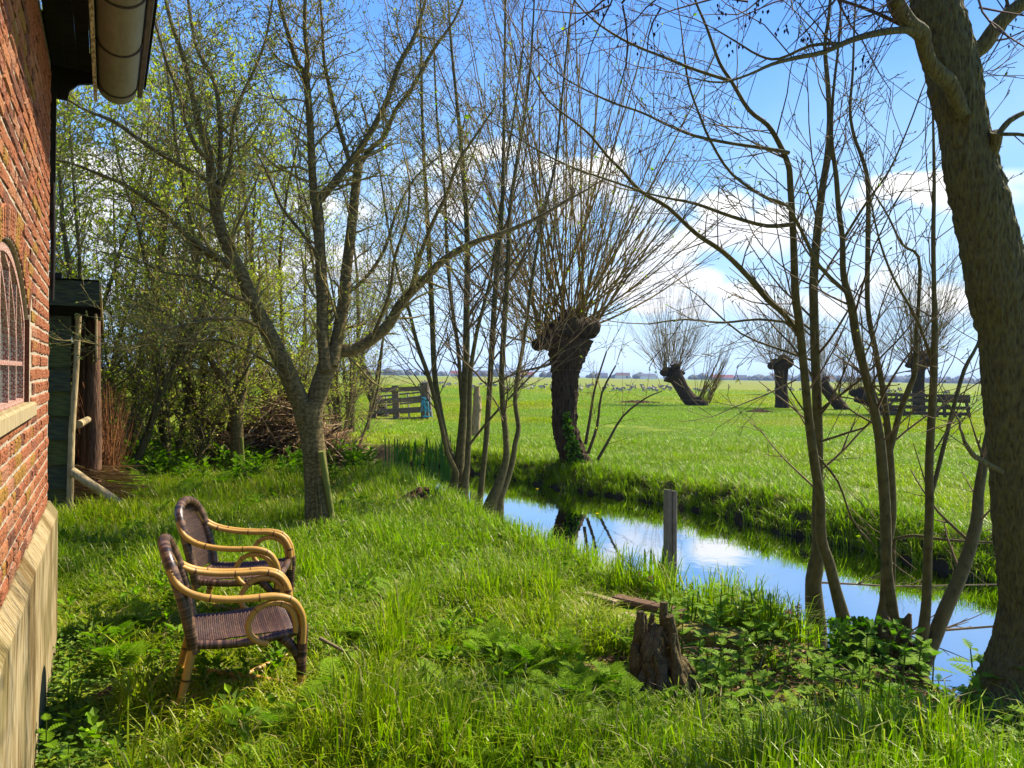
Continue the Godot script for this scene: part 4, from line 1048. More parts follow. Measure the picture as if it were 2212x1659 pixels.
func chair() -> void:
	var T := thing("cane_chair", "cane armchair with bamboo arms and dark woven seat, nearer the barn's window", "chair", Vector3(-1.375, 0, -3.748), "cane armchairs in the grass")
	T.basis = Basis(Vector3.UP, 0.41).scaled(Vector3.ONE * 0.893)
	var dk := [lin("3f2c22"), lin("55402f"), lin("2c1f1a"), lin("6a503c")]
	var b := mb()
	var hoop := []
	for q in [[-0.195, 0.335, 0.235], [-0.215, 0.45, 0.243], [-0.255, 0.62, 0.245], [-0.295, 0.745, 0.232], [-0.325, 0.825, 0.19], [-0.342, 0.868, 0.10], [-0.348, 0.88, 0.0]]: hoop.append(Vector3(q[0], q[1], q[2]))
	for k in range(5, -1, -1): hoop.append(hoop[k] * Vector3(1, 1, -1))
	wrapped(b, hoop, 0.030, dk)
	put("back_frame", b.mesh(), M.cane_wrap, T)
	b = mb()
	var backf := func(u: float, v: float) -> Vector3:
		var y := lerpf(0.40, 0.855, v)
		var h := 0.232
		if y > 0.70: h = 0.232 * pow(maxf(1.0 - pow((y - 0.70) / 0.165, 2.4), 0.0), 0.42)
		var x := -0.205 - 0.145 * pow((y - 0.40) / 0.5, 1.15) - 0.035 * (1.0 - pow(2.0 * u - 1.0, 2.0)) * 1.0
		return Vector3(x, y, lerpf(h, -h, u))
	weave(b, backf, 46, 26, dk)
	put("back_weave", b.mesh(), M.cane_wrap, T, true)
	b = mb()
	var seatf := func(u: float, v: float) -> Vector3:
		var x := lerpf(-0.205, 0.32, v); var h := 0.225 + 0.03 * v
		return Vector3(x, 0.385 + 0.022 * v - 0.035 * sin(PI * v) * sin(PI * u) - 0.02 * pow(maxf(v - 0.85, 0.0) / 0.15, 2.0), lerpf(h, -h, u))
	weave(b, seatf, 48, 26, dk)
	put("seat_weave", b.mesh(), M.cane_wrap, T, true)
	b = mb()
	for vv in 12:
		for uu in 12:
			for fn in [seatf, backf]:
				var a: Vector3 = fn.call(uu / 12.0, vv / 12.0); var c: Vector3 = fn.call((uu + 1) / 12.0, vv / 12.0); var d: Vector3 = fn.call((uu + 1) / 12.0, (vv + 1) / 12.0); var e: Vector3 = fn.call(uu / 12.0, (vv + 1) / 12.0)
				var dn := Vector3(0, -0.006, 0) if fn == seatf else Vector3(-0.006, 0, 0)
				b.quad(a + dn, e + dn, d + dn, c + dn, dk[2] * 0.7)
	put("warp_sheet", b.mesh(), M.cane_wrap, T)
	b = mb()
	for s in [1, -1]: wrapped(b, [Vector3(-0.20, 0.375, 0.235 * s), Vector3(0.0, 0.362, 0.245 * s), Vector3(0.2, 0.375, 0.255 * s), Vector3(0.32, 0.392, 0.257 * s)], 0.023, dk)
	wrapped(b, [Vector3(0.325, 0.39, 0.25), Vector3(0.335, 0.385, 0.0), Vector3(0.325, 0.39, -0.25)], 0.023, dk)
	wrapped(b, [Vector3(-0.205, 0.375, 0.23), Vector3(-0.215, 0.37, 0.0), Vector3(-0.205, 0.375, -0.23)], 0.022, dk)
	put("seat_rim", b.mesh(), M.cane_wrap, T)
	for s in [1, -1]:
		b = mb()
		var arm := []
		for q in [[-0.315, 0.775, 0.235], [-0.275, 0.70, 0.262], [-0.19, 0.645, 0.287], [-0.06, 0.614, 0.30], [0.08, 0.604, 0.30], [0.20, 0.602, 0.295], [0.285, 0.572, 0.288], [0.335, 0.50, 0.282], [0.348, 0.42, 0.278], [0.345, 0.33, 0.275]]: arm.append(Vector3(q[0], q[1], q[2] * s))
		cane(b, arm, 0.018, [0.27, 0.55, 0.72])
		var arm2 := arm.map(func(p): return p + Vector3(-0.006, -0.004, -0.036 * s))
		cane(b, arm2, 0.0165, [0.2, 0.45, 0.66, 0.86])
		put("armrest", b.mesh(), M.bamboo, T)
		b = mb()
		var lp := []
		for q in [[0.310, 0.39], [0.308, 0.46], [0.272, 0.53], [0.195, 0.562], [0.115, 0.54], [0.068, 0.47], [0.074, 0.41], [0.115, 0.365], [0.165, 0.35]]: lp.append(Vector3(q[0], q[1], 0.268 * s))
		cane(b, lp, 0.0165, [0.3, 0.55])
		put("arm_loop", b.mesh(), M.bamboo, T)
		b = mb()
		cane(b, [Vector3(-0.195, 0.40, 0.24 * s), Vector3(-0.235, 0.2, 0.25 * s), Vector3(-0.285, -0.03, 0.258 * s)], 0.022, [0.45])
		put("leg", b.mesh(), M.bamboo, T)
		b = mb()
		cane(b, [Vector3(0.345, 0.36, 0.258 * s), Vector3(0.342, 0.2, 0.258 * s), Vector3(0.335, -0.03, 0.258 * s)], 0.02, [])
		wrapped(b, [Vector3(0.347, 0.42, 0.26 * s), Vector3(0.343, 0.28, 0.26 * s), Vector3(0.341, 0.16, 0.26 * s)], 0.027, dk, [0.031, 0.026])
		wrapped(b, [Vector3(0.24, 0.37, 0.258 * s), Vector3(0.30, 0.30, 0.258 * s), Vector3(0.335, 0.20, 0.258 * s)], 0.03, dk, [0.03, 0.014])
		put("leg", b.mesh(), M.bamboo, T)
		b = mb()
		cane(b, [Vector3(0.335, 0.085, 0.25 * s), Vector3(0.03, 0.09 + 0.012 * s, 0.0), Vector3(-0.265, 0.085, -0.25 * s)], 0.016, [0.3, 0.6])
		put("stretcher", b.mesh(), M.bamboo, T)
	var T2 := copy(T, "cane armchair with bamboo arms standing on the forked tree's side")
	T2.position = Vector3(-1.733, 0.0, -4.77)
	T2.basis = Basis(Vector3.UP, 0.12).scaled(Vector3.ONE * 0.893)
# ---------------------------------------------------------------- fences, posts, wood
func bar(parent: Node3D, called: String, org: Vector3, p: Vector3, q: Vector3, w: float, h: float, mt: Material, up := Vector3.UP) -> void:
	var b := mb(org); b.beam(p, q, w, h, WHITE, up, minf(w, h) * 0.1); put(called, b.mesh(), mt, parent)
func zd(x: float, y: float, d: float) -> Vector3:   # zoom grid of the left gate
	return W(553 + 0.3531 * x, 658 + 0.3531 * y, d)
func zr(x: float, y: float, d: float) -> Vector3:   # zoom grid of the right gate
	return W(1659 + 0.3531 * x, 658 + 0.3531 * y, d)
func fences() -> void:
	var d := 27.0
	var T := thing("rail_fence", "short brown fence of four rails and leaning posts tied with rope", "fence", zd(880, 735, d))
	for q in [[718, 745, 728, 515, 0.20], [862, 730, 850, 495, 0.24], [1035, 715, 1028, 478, 0.28]]: bar(T, "post", T.position, zd(q[0], q[1], d), zd(q[2], q[3], d), q[4], 0.15, M.old_wood, Vector3(0, 0, 1))
	for q in [[525, 512], [592, 576], [655, 638], [712, 700]]: bar(T, "rail", T.position, zd(722, q[0], d - 0.1), zd(1034, q[1], d - 0.1), 0.05, 0.17, M.old_wood)
	bar(T, "brace", T.position, zd(690, 745, d - 0.2), zd(722, 600, d - 0.1), 0.10, 0.12, M.old_wood, Vector3(0, 0, 1))
	T = thing("tube_gate", "thin grey metal tube gate standing open behind the short fence", "gate", zd(930, 720, 29.0))
	var g := func(called: String, a: Array, c: Array, w: float) -> void:
		var b := mb(T.position); b.tube(PackedVector3Array([zd(a[0], a[1], 28.6), zd(c[0], c[1], 28.0)]), PackedFloat32Array([w, w]), 7, WHITE, true); put(called, b.mesh(), M.zinc, T)
	for q in [[[752, 562], [1058, 530]], [[765, 590], [1062, 556]], [[790, 617], [1064, 588]], [[800, 668], [1068, 650]]]: g.call("tube", q[0], q[1], 0.035)
	for q in [[[795, 565], [798, 690]], [[928, 538], [938, 700]]]: g.call("upright", q[0], q[1], 0.03)
	g.call("upright", [1054, 500], [1076, 715], 0.06)
	var rp := mb(zd(1040, 640, 26.8))
	for k in 8:
		var p := zd(1036 + rr(-10, 20), 585 + rr(-12, 14), 26.75)
		rp.tube(smooth([p, p + Vector3(rr(-0.15, 0.15), rr(-0.25, 0.1), 0), p + Vector3(rr(-0.25, 0.2), rr(-0.6, -0.1), rr(0, 0.05))], 3), smooth_f([0.012, 0.011, 0.010], 3), 5, lin("2fa3b8") * rr(0.7, 1.2))
	for k in 9: rp.tube(PackedVector3Array([zd(1020 + k * 7, 683 + rr(-4, 4), 26.7), zd(1027 + k * 7, 686 + rr(-4, 4), 26.7)]), PackedFloat32Array([0.016, 0.016]), 5, lin("2fa3b8"))
	lone("rope", rp, M.twig, "turquoise blue rope knotted round the fence's end post", "rope")
	# field gate in the right of the meadow
	d = 32.0
	T = thing("field_gate", "wide grey five bar field gate lying open on the meadow", "gate", zr(940, 718, d))
	for q in [[548, 562], [580, 592], [622, 634], [660, 670], [695, 708]]: bar(T, "rail", T.position, zr(640, q[0], d), zr(1236, q[1], d), 0.05, 0.14, M.gate_wood)
	for q in [[660, 540, 676, 712], [812, 542, 842, 712], [1012, 548, 1040, 716], [1072, 550, 1084, 716], [1204, 552, 1240, 724]]: bar(T, "upright", T.position, zr(q[0], q[1], d - 0.06), zr(q[2], q[3], d - 0.06), 0.13, 0.05, M.gate_wood, Vector3(0, 0, 1))
	for q in [[720, 640, 806, 545], [1040, 570, 1180, 690], [980, 700, 1040, 575]]: bar(T, "brace", T.position, zr(q[0], q[1], d - 0.1), zr(q[2], q[3], d - 0.1), 0.11, 0.04, M.gate_wood, Vector3(0, 0, 1))
	bar(T, "rail", T.position, zr(1080, 574, d - 0.14), zr(1236, 572, d - 0.14), 0.05, 0.2, M.gate_wood)
	# square post in the near bank
	var p := G(1444, 1262); var b := mb(p)
	b.beam(p + Vector3(0, -0.4, 0), W(1443, 1058, 6.0), 0.046, 0.082, WHITE, Vector3(0.2, 0, 1), 0.005)
	b.beam(p + Vector3(0.041, -0.4, 0.006), W(1443, 1060, 6.0) + Vector3(0.041, 0, 0.006), 0.034, 0.078, WHITE, Vector3(0.2, 0, 1), 0.005)
	lone("wooden_post", b, M.grey_wood, "square split grey post rising from the bank in front of the water", "post")
	# cleft bark-edged post behind the coppice
	p = zd(1348, 790, 17.0); b = mb(p)
	for q in [[1352, 500, 1340, 800, 0.12], [1340, 540, 1358, 640, 0.10], [1366, 560, 1352, 720, 0.08]]: knobbly(b, PackedVector3Array([zd(q[2], q[3], 17.0), zd((q[0] + q[2]) * 0.5 + 4, (q[1] + q[3]) * 0.5, 17.0), zd(q[0], q[1], 17.0)]), PackedFloat32Array([q[4], q[4] * 0.9, q[4] * 0.6]), 9, 0.3, 6.0, WHITE)
	lone("cleft_post", b, M.pale_post, "pale splintered post standing behind the coppice stems across the water", "post")
	# rotten stump with standing splinters
	p = G(1430, 1482); b = mb(p)
	var T3 := thing("tree_stump", "rotten splintered stump with bare roots beside the planks", "stump", p)
	var ring := PackedVector3Array(); var rad := PackedFloat32Array()
	for k in 9:
		ring.push_back(p + Vector3(-0.01 - 0.004 * k, -0.08 + k * 0.05, 0)); rad.push_back([0.14, 0.125, 0.11, 0.10, 0.10, 0.10, 0.095, 0.07, 0.02][k])
	knobbly(b, ring, rad, 48, 0.5, 120.0, WHITE, 0.0, 0.03)
	put("trunk", b.mesh(), M.rot_wood, T3)
	for k in 17:   # twisted strands of old wood, all broken off at another height
		b = mb(p)
		var a := TAU * k / 17.0 + rr(-0.15, 0.15); var f := rr(0.06, 0.14); var tw := rr(-0.5, 0.9)
		var hgt := rr(0.24, 0.50) * (0.8 + 0.3 * sin(a * 2.0 + 0.6)); var r := rr(0.016, 0.034)
		var pp := []; var ra := []
		for j in 6:
			var u := j / 5.0
			pp.append(p + Vector3(cos(a + tw * u) * f * (1.15 - 0.2 * u) - 0.02 - 0.03 * u, -0.04 + hgt * u, sin(a + tw * u) * f * (1.1 - 0.2 * u)) + rv() * 0.008)
			ra.append(r * (1.2 - 0.5 * u * u))
		knobbly(b, smooth(pp, 3), smooth_f(ra, 3), 9, 0.6, 160.0, WHITE)
		put("splinter", b.mesh(), M.rot_wood, T3)
	for q in [[0.16, 0.08, 0.03], [-0.14, 0.10, 0.03], [0.10, 0.17, 0.026], [-0.04, 0.19, 0.03], [0.2, -0.04, 0.024], [0.13, 0.12, 0.02]]:
		b = mb(p)
		b.tube(smooth([p + Vector3(q[0] * 0.3, 0.16, q[1] * 0.3), p + Vector3(q[0] * 0.75, 0.08, q[1] * 0.7), p + Vector3(q[0], -0.01, q[1]), p + Vector3(q[0] * 1.4, -0.05, q[1] * 1.3)], 3), smooth_f([0.035, q[2], q[2] * 0.7, 0.01], 3), 7, WHITE, true)
		put("root", b.mesh(), M.rot_wood, T3)
	# planks and mossy boards on the bank
	for q in [[1330, 1302, 1478, 1336, 0.10, 0.04, 0.035, "red_plank", "long brown plank lying by the water above the stump"], [1345, 1338, 1400, 1352, 0.07, 0.03, 0.03, "grey_plank", "short grey board end under the long brown plank"], [1265, 1292, 1335, 1312, 0.06, 0.03, 0.03, "grey_plank", "weathered board half sunk in grass left of the brown plank"], [1470, 1380, 1610, 1405, 0.2, 0.08, 0.05, "moss_plank", "thick rotten plank covered with moss behind the stump"], [1478, 1418, 1545, 1440, 0.12, 0.03, 0.0, "grey_plank", "ribbed grey board lying behind the stump's roots"]]:
		var a := G(q[0], q[1]) + Vector3(0, q[6], 0); var c := G(q[2], q[3]) + Vector3(0, q[6], 0)
		b = mb(a); b.beam(a, c, q[4], q[5], WHITE, Vector3.UP, 0.006)
		lone("plank", b, M[q[7]], q[8], "plank", "planks on the near bank")
	# fallen sticks
	for q in [[[[1905, 1395], [1960, 1370], [2030, 1362], [2165, 1352]], 4.9, 0.016, "bare forked branch fallen over the water between the stems"], [[[1768, 1258], [1850, 1262], [1950, 1266], [2165, 1262]], 5.6, 0.009, "long thin branch lying low across the ditch"], [[[1740, 1440], [1830, 1448], [1900, 1468], [1960, 1462]], 4.1, 0.009, "thin stick lying among the nettles under the coppice"], [[[1370, 1348], [1420, 1395], [1480, 1400], [1560, 1402]], 4.4, 0.011, "crooked stick lying across the mossy plank"], [[[690, 1378], [745, 1408], [800, 1440], [835, 1478]], 3.9, 0.010, "broken mossy twig in the grass beside the chair"], [[[1720, 820], [1660, 850], [1590, 878], [1540, 900]], 5.2, 0.006, "dead twig caught among the crossing coppice stems"]]:
		var pp := []
		for k in q[0]: pp.append(W(k[0], k[1], q[1]))
		b = mb(pp[0])
		b.tube(smooth(pp, 3), smooth_f(range(pp.size()).map(func(i): return q[2] * (1.0 - 0.2 * i)), 3), 6, lin("6d5f48"))
		for k in 9: grow(b, null, pp[1 + k % (pp.size() - 1)], (pp[-1] - pp[0] + rv() * 0.6).normalized(), rr(0.15, 0.5), q[2] * 0.4, 1, S.stool)
		lone("fallen_branch", b, M.twig, q[3], "branch", "dead branches lying about")
	# brush pile
	p = G(610, 1000); T3 = thing("brush_pile", "big heap of brown cut brushwood behind the slim young tree", "brushwood", p)
	b = mb(p)
	for k in 2600:
		var u := rr(-1, 1); var f := sqrt(1.0 - u * u)
		var base := W(600 + u * 170, 985, 13.4 + rr(-0.7, 1.4)); base.y = 0.0
		var hgt := rr(0.05, 1.25) * f * (0.7 + 0.3 * sin(u * 4.0 + 1.0))
		var q := base + Vector3(0, hgt, 0)
		var dd := (rv() * Vector3(1, 0.6, 1) + Vector3(0, -0.1, 0)).normalized()
		var L := rr(0.15, 0.55)
		b.tube(PackedVector3Array([q - dd * L, q + rv() * 0.06, q + dd * L - Vector3(0, 0.10 * L, 0)]), PackedFloat32Array([0.008, 0.007, 0.003]), 3, [lin("8a6d4c"), lin("a5865c"), lin("66503a"), lin("bda480")][k % 4] * rr(0.6, 1.2))
	put("brushwood", b.mesh(), M.twig, T3, true)
	for k in 12:
		b = mb(p)
		var q := W(rr(420, 640), rr(960, 1010), 12.9)
		q.y = maxf(q.y, 0.05)
		b.tube(PackedVector3Array([q, q + Vector3(rr(0.4, 1.2), rr(0.05, 0.6), rr(-0.6, 0.2))]), PackedFloat32Array([0.03, 0.018]), 6, lin("3b2f22"), true); put("stick", b.mesh(), M.twig, T3)
	# compost bin of dark boards
	p = G(450, 985); T3 = thing("compost_bin", "low bin of dark brown boards half hidden by the brush pile", "compost bin", p)
	for k in 4: bar(T3, "board", p, W(418, 978 - k * 24, 13.2), W(482, 980 - k * 24, 13.2), 0.03, 0.17, M.dark_board)
	for x in [420, 480]: bar(T3, "post", p, W(x, 990, 13.25), W(x, 895, 13.25), 0.07, 0.07, M.dark_board, Vector3(0, 0, 1))
	# molehills
	for q in [[915, 1092, 0.42, 0.24, 8.0, "fresh crumbly molehill in the grass between forked tree and ditch"], [1640, 892, 0.8, 0.18, 36, "low patch of dug black earth beside the straight trunked pollard"], [1380, 872, 1.6, 0.16, 44, "strip of trodden earth on the meadow left of the leaning pollard"]]:
		p = G(q[0], q[1]); b = mb(p)
		for k in 340:
			var a := rr(0, TAU); var f := sqrt(rng.randf())
			var c := p + Vector3(cos(a) * f * q[2], (1.0 - f) * q[3] + 0.0, sin(a) * f * q[2] * 0.8); var s: float = q[2] * rr(0.04, 0.10)
			knobbly(b, PackedVector3Array([c - Vector3(0, s, 0), c - Vector3(0, s * 0.5, 0), c, c + Vector3(0, s * 0.6, 0)]), PackedFloat32Array([s * 0.6, s, s * 0.9, s * 0.2]), 6, 0.5, 40.0, WHITE)
		lone("molehill", b, M.earth, q[5], "molehill")

# ---------------------------------------------------------------- plants
func blade(b: MB, p: Vector3, az: float, h: float, lean: float, w: float, col: Color, droop := 0.6) -> void:
	var s := Vector3(cos(az), 0, sin(az)); var f := Vector3(-sin(az), 0, cos(az))
	var p1 := p + Vector3(0, h * 0.5, 0) + f * lean * h * 0.28
	var p2 := p + Vector3(0, h * (0.86 - 0.10 * lean), 0) + f * lean * h * 0.68
	var p3 := p + Vector3(0, h * (1.0 - droop * lean * 0.55), 0) + f * lean * h * 1.15
	b.quad(p - s * w * 0.5, p1 - s * w * 0.48, p1 + s * w * 0.48, p + s * w * 0.5, col)
	b.quad(p1 - s * w * 0.48, p2 - s * w * 0.32, p2 + s * w * 0.32, p1 + s * w * 0.48, col)
	b.tri(p2 - s * w * 0.32, p3, p2 + s * w * 0.32, col)
func tuft(n: int, rad: float, h0: float, h1: float, w: float, lean: float, sd: int) -> ArrayMesh:
	var b := mb(); rng.seed = sd
	for k in n:
		var a := rr(0, TAU); var f := sqrt(rng.randf()) * rad
		var t := rng.randf()
		var col := Color(0.185, 0.315, 0.005).lerp(Color(0.33, 0.41, 0.007), t) * rr(0.6, 1.2)
		if rng.randf() < 0.08: col = Color(0.40, 0.36, 0.17)
		blade(b, Vector3(cos(a) * f, -0.02, sin(a) * f), rr(0, TAU), rr(h0, h1), rr(0.05, lean), w * rr(0.7, 1.3), col)
	return b.mesh()
func scatter(called: String, label: String, meshes: Array, spots: Array, mt: Material) -> void:
	# spots: [Transform3D, Color, which]
	var root := Node3D.new(); root.name = called; add_child(root); tag(root, label, "grass", "", "stuff")
	for m in meshes.size():
		var mine := spots.filter(func(s): return s[2] == m)
		var mm := MultiMesh.new(); mm.transform_format = MultiMesh.TRANSFORM_3D; mm.use_colors = true; mm.mesh = meshes[m]; mm.instance_count = mine.size()
		for i in mine.size():
			mm.set_instance_transform(i, mine[i][0]); mm.set_instance_color(i, mine[i][1])
		var o := MultiMeshInstance3D.new(); o.multimesh = mm; o.material_override = mt; o.name = "tufts"; root.add_child(o, true); o.set_meta("kind", "stuff")
func bare(x: float, z: float) -> float:
	# 1 where the soil is bare or covered with litter, 0 on full grass
	var v := 0.0
	for q in [[0.85, -3.9, 0.5], [1.2, -4.5, 0.5], [0.95, -5.05, 0.42], [1.95, -4.2, 0.75], [2.5, -3.75, 0.6], [0.55, -4.1, 0.3], [1.5, -3.85, 0.6], [-5.0, -8.6, 0.9]]:
		v = maxf(v, 1.0 - Vector2(x - q[0], z - q[1]).length() / q[2])
	if x < -2.2 and z < -11.6 and z > -32.0: v = maxf(v, 0.4)
	return clampf(v * 2.4, 0, 1)
func behind_wall(x: float, z: float) -> float:
	return OUT.dot(Vector3(x, 0, z) - CORNER)
func along_wall(x: float, z: float) -> float:
	return ALONG.dot(Vector3(x, 0, z) - CORNER)
func grasses() -> void:
	var tall := []; var low := []; var mead := []
	for k in 4: tall.append(tuft(24, 0.06, 0.12, 0.40, 0.0066, 0.62, 100 + k))
	for k in 3: low.append(tuft(34, 0.10, 0.06, 0.17, 0.0055, 0.8, 120 + k))
	for k in 4: mead.append(tuft(70, 0.34, 0.05, 0.15, 0.014, 0.8, 140 + k))
	rng.seed = 4242
	var near := []; var bank := []; var meadow := []
	var z := -1.5
	while z > -19.0:
		var step := 0.058 if z > -5.5 else (0.075 if z > -9.0 else 0.12)
		var half := absf(z) * 0.70 + 0.6
		var x := -half
		while x < half:
			var px := x + rr(-0.5, 0.5) * step; var pz := z + rr(-0.5, 0.5) * step
			x += step
			var s := shore(px, pz)
			if s < 0.10: continue
			var far_side := pz < -4.0 and px > lerpf(6.0, -3.0, clampf((-pz - 5.0) / 11.0, 0, 1)) and s < 90.0 and (px + 3.2 > (-pz - 15.5) * -0.62)
			var bw := behind_wall(px, pz); var aw := along_wall(px, pz)
			if aw < 0.1 and bw < 0.10: continue
			if aw < 0.1 and bw < 0.34 and rng.randf() < 0.85: continue
			if aw > -2.6 and aw < -0.1 and bw < 0.62 + 0.2 * noise.get_noise_2d(px * 50.0, pz * 50.0) and rng.randf() < 0.8: continue
			if rng.randf() < bare(px, pz): continue
			if pz < -15.0 and rng.randf() < 0.4: continue
			var m := noise.get_noise_2d(px * 22.0, pz * 22.0)
			var m2 := noise.get_noise_2d(px * 6.0 + 50.0, pz * 6.0)
			if m < -0.12 and rng.randf() < 0.5: continue
			var sc := (0.85 + 0.75 * m) * rr(0.75, 1.3)
			var tint := Color(1, 1, 1).lerp(Color(1.4, 1.15, 0.9), clampf(m2 * 1.5 + 0.25, 0, 1)) * (0.92 + 0.2 * m)
			var ht := sc
			var on_far := pz < -6.0 and _far(px, pz)
			if on_far: ht *= 0.42 if s > 0.8 else 0.55
			elif pz < -5.5: ht *= 0.66
			elif px < -0.7 and pz < -2.9: ht *= 0.42
			elif px > 0.3 and px < 1.5 and pz < -3.0 and pz > -5.6: ht *= 0.38
			elif px > -0.6 and pz < -3.2 and pz > -5.0: ht *= 0.72
			var which := rng.randi() % 4
			var t := Transform3D(Basis(Vector3.UP, rr(0, TAU)).scaled(Vector3(1, ht, 1)), Vector3(px, ground_y(px, pz), pz))
			if s < 0.45 or on_far: bank.append([t, tint, which])
			else: near.append([t, tint, which])
		z -= step
	z = -12.0
	while z > -110.0:
		var step := 0.17 * maxf(1.0, -z / 24.0)
		var half := absf(z) * 0.72 + 1.0
		var x := -half
		while x < half:
			var px := x + rr(-0.5, 0.5) * step; var pz := z + rr(-0.5, 0.5) * step
			x += step
			if shore(px, pz) < 0.6 or not _far(px, pz): continue
			if pz > -30.0 and px < -2.6 and rng.randf() < 0.8: continue
			var m := noise.get_noise_2d(px * 7.0, pz * 7.0); var m2 := noise.get_noise_2d(px * 1.6, pz * 2.6 + 80.0)
			var sc := maxf(1.0, -pz / 26.0)
			var tint := Color(1.05, 1.05, 0.85).lerp(Color(1.6, 1.15, 1.2), clampf(m2 * 2.2 + 0.3, 0, 1)) * (0.95 + 0.2 * m)
			var hh := (0.55 + 0.55 * maxf(m, 0.0) + 0.25 * m2) * minf(sc, 1.5)
			hh += 1.1 * smoothstep(0.22, 0.5, m) * smoothstep(-0.1, 0.3, m2)
			meadow.append([Transform3D(Basis(Vector3.UP, rr(0, TAU)).scaled(Vector3(sc, hh, sc)), Vector3(px, ground_y(px, pz) if pz > -20.0 else 0.0, pz)), tint, rng.randi() % 4])
		z -= step
	# the fringe that hangs over the water
	for edge in [NEAR_EDGE, FAR_EDGE]:
		for i in edge.size() - 1:
			var a := Vector2(edge[i][0], edge[i][1]); var c := Vector2(edge[i + 1][0], edge[i + 1][1])
			if a.y > -1.5 and c.y > -1.5: continue
			for k in int(a.distance_to(c) * 130.0):
				var q := a.lerp(c, rng.randf()) + Vector2(rr(-0.55, 0.55), rr(-0.55, 0.55))
				var s := shore(q.x, q.y)
				if s < 0.03 or s > 0.6 or rng.randf() < bare(q.x, q.y): continue
				bank.append([Transform3D(Basis(Vector3.UP, rr(0, TAU)).scaled(Vector3(1.1, rr(0.7, 1.15) * (1.0 if edge == NEAR_EDGE else 0.55), 1.1)), Vector3(q.x, ground_y(q.x, q.y) - 0.01, q.y)), Color(1.1, 1.05, 0.9) * rr(0.8, 1.15), rng.randi() % 4])
	print("grass ", near.size(), " ", bank.size(), " ", meadow.size())
	# small leafy weeds between the blades
	var weeds := []; var wspots := []
	for k in 3:
		var b := mb(); rng.seed = 700 + k
		for i in 22:
			var a := rr(0, TAU); var dd := Vector3(cos(a), rr(0.1, 1.2), sin(a)).normalized()
			var st := Vector3(cos(a) * rr(0, 0.05), rr(0.01, 0.16), sin(a) * rr(0, 0.05)); var L: float = rr(0.025, 0.05) * (1.0 + 0.3 * k)
			b.leaf(st, dd, dd.cross(Vector3.UP).normalized(), L, L * [0.6, 0.85, 0.45][k], [Color(0.12, 0.23, 0.012), Color(0.19, 0.30, 0.012), Color(0.10, 0.17, 0.02)][i % 3] * rr(0.8, 1.2))
			if i % 4 == 0: b.tube(PackedVector3Array([Vector3(0, -0.02, 0), st]), PackedFloat32Array([0.002, 0.0015]), 3, Color(0.2, 0.26, 0.05))
		weeds.append(b.mesh())
	rng.seed = 711
	for k in 3000:
		var pz := -rr(2.0, 9.5); var px := rr(-1, 1) * (-pz * 0.7 + 0.3)
		if k % 2 == 0:
			pz = -rr(10.5, 18.0); px = rr(-9.0, -2.2)
		if shore(px, pz) < 0.3 or _far(px, pz) or behind_wall(px, pz) < 0.15 and along_wall(px, pz) < 0.1: continue
		if pz > -9.0 and rng.randf() < bare(px, pz): continue
		if noise.get_noise_2d(px * 30.0 + 9.0, pz * 30.0) < -0.02 and rng.randf() < 0.8: continue
		wspots.append([Transform3D(Basis(Vector3.UP, rr(0, TAU)).scaled(Vector3.ONE * (rr(0.6, 1.25) if pz > -10.0 else rr(1.2, 2.6))), Vector3(px, ground_y(px, pz), pz)), Color(1, 1, 1) * rr(0.8, 1.2), rng.randi() % 3])
	scatter("lawn_weeds", "small leafy weeds mixed into the long grass round the chairs", weeds, wspots, M.leaf)
	scatter("lawn_grass", "long fresh green grass round the chairs and trees on the near bank", tall, near, M.grass)
	scatter("bank_grass", "grass hanging over both edges of the ditch", tall, bank, M.grass)
	scatter("meadow_grass", "short bright green grass of the wide meadow beyond the ditch", mead, meadow, M.grass)
func _far(x: float, z: float) -> bool:
	# beyond the ditch: right of its far edge, or past its end
	if z < -16.6: return true
	var ex := 99.0
	for i in FAR_EDGE.size() - 1:
		var a: Array = FAR_EDGE[i]; var c: Array = FAR_EDGE[i + 1]
		if z >= a[1] and z <= c[1]: ex = lerpf(a[0], c[0], (z - a[1]) / maxf(c[1] - a[1], 0.001)); break
	return x > ex - 0.1
func frond(sd: int) -> ArrayMesh:
	# a twice feathered leaf of cow parsley, growing along +x
	var b := mb(); rng.seed = sd
	var L := 0.26
	var pt := func(f: float) -> Vector3: return Vector3(f * L * 0.92, 0.16 * f - 0.13 * f * f, 0.015 * sin(f * 3.0))
	var stem := PackedVector3Array(); var sr := PackedFloat32Array()
	for k in 6: stem.push_back(pt.call(k / 5.0)); sr.push_back(0.0026 - 0.0004 * k)
	b.tube(stem, sr, 3, Color(0.13, 0.22, 0.03))
	for k in 9:
		var f := 0.30 + 0.68 * k / 8.0
		var p: Vector3 = pt.call(f)
		var pl := 0.115 * (1.05 - f) + 0.018
		for s in [-1, 1]:
			var d := Vector3(0.55, rr(-0.12, 0.12), s).normalized()
			var m := int(pl / 0.011) + 2
			for j in m:
				var g := (j + 0.6) / m
				var q := p + d * pl * g
				var ll := 0.034 * (1.1 - g * 0.75) * (0.55 + pl * 5.0)
				for e in [-1, 1]:
					var dd := (d + Vector3(0.75 * e * s, rr(-0.25, 0.25), -0.75 * e)).normalized()
					var sd2 := dd.cross(Vector3.UP).normalized()
					var c := Color(0.18, 0.31, 0.010) * rr(0.75, 1.3)
					b.tri(q, q + dd * ll * 0.5 + sd2 * ll * 0.16, q + dd * ll, c); b.tri(q, q + dd * ll, q + dd * ll * 0.5 - sd2 * ll * 0.16, c)
	return b.mesh()
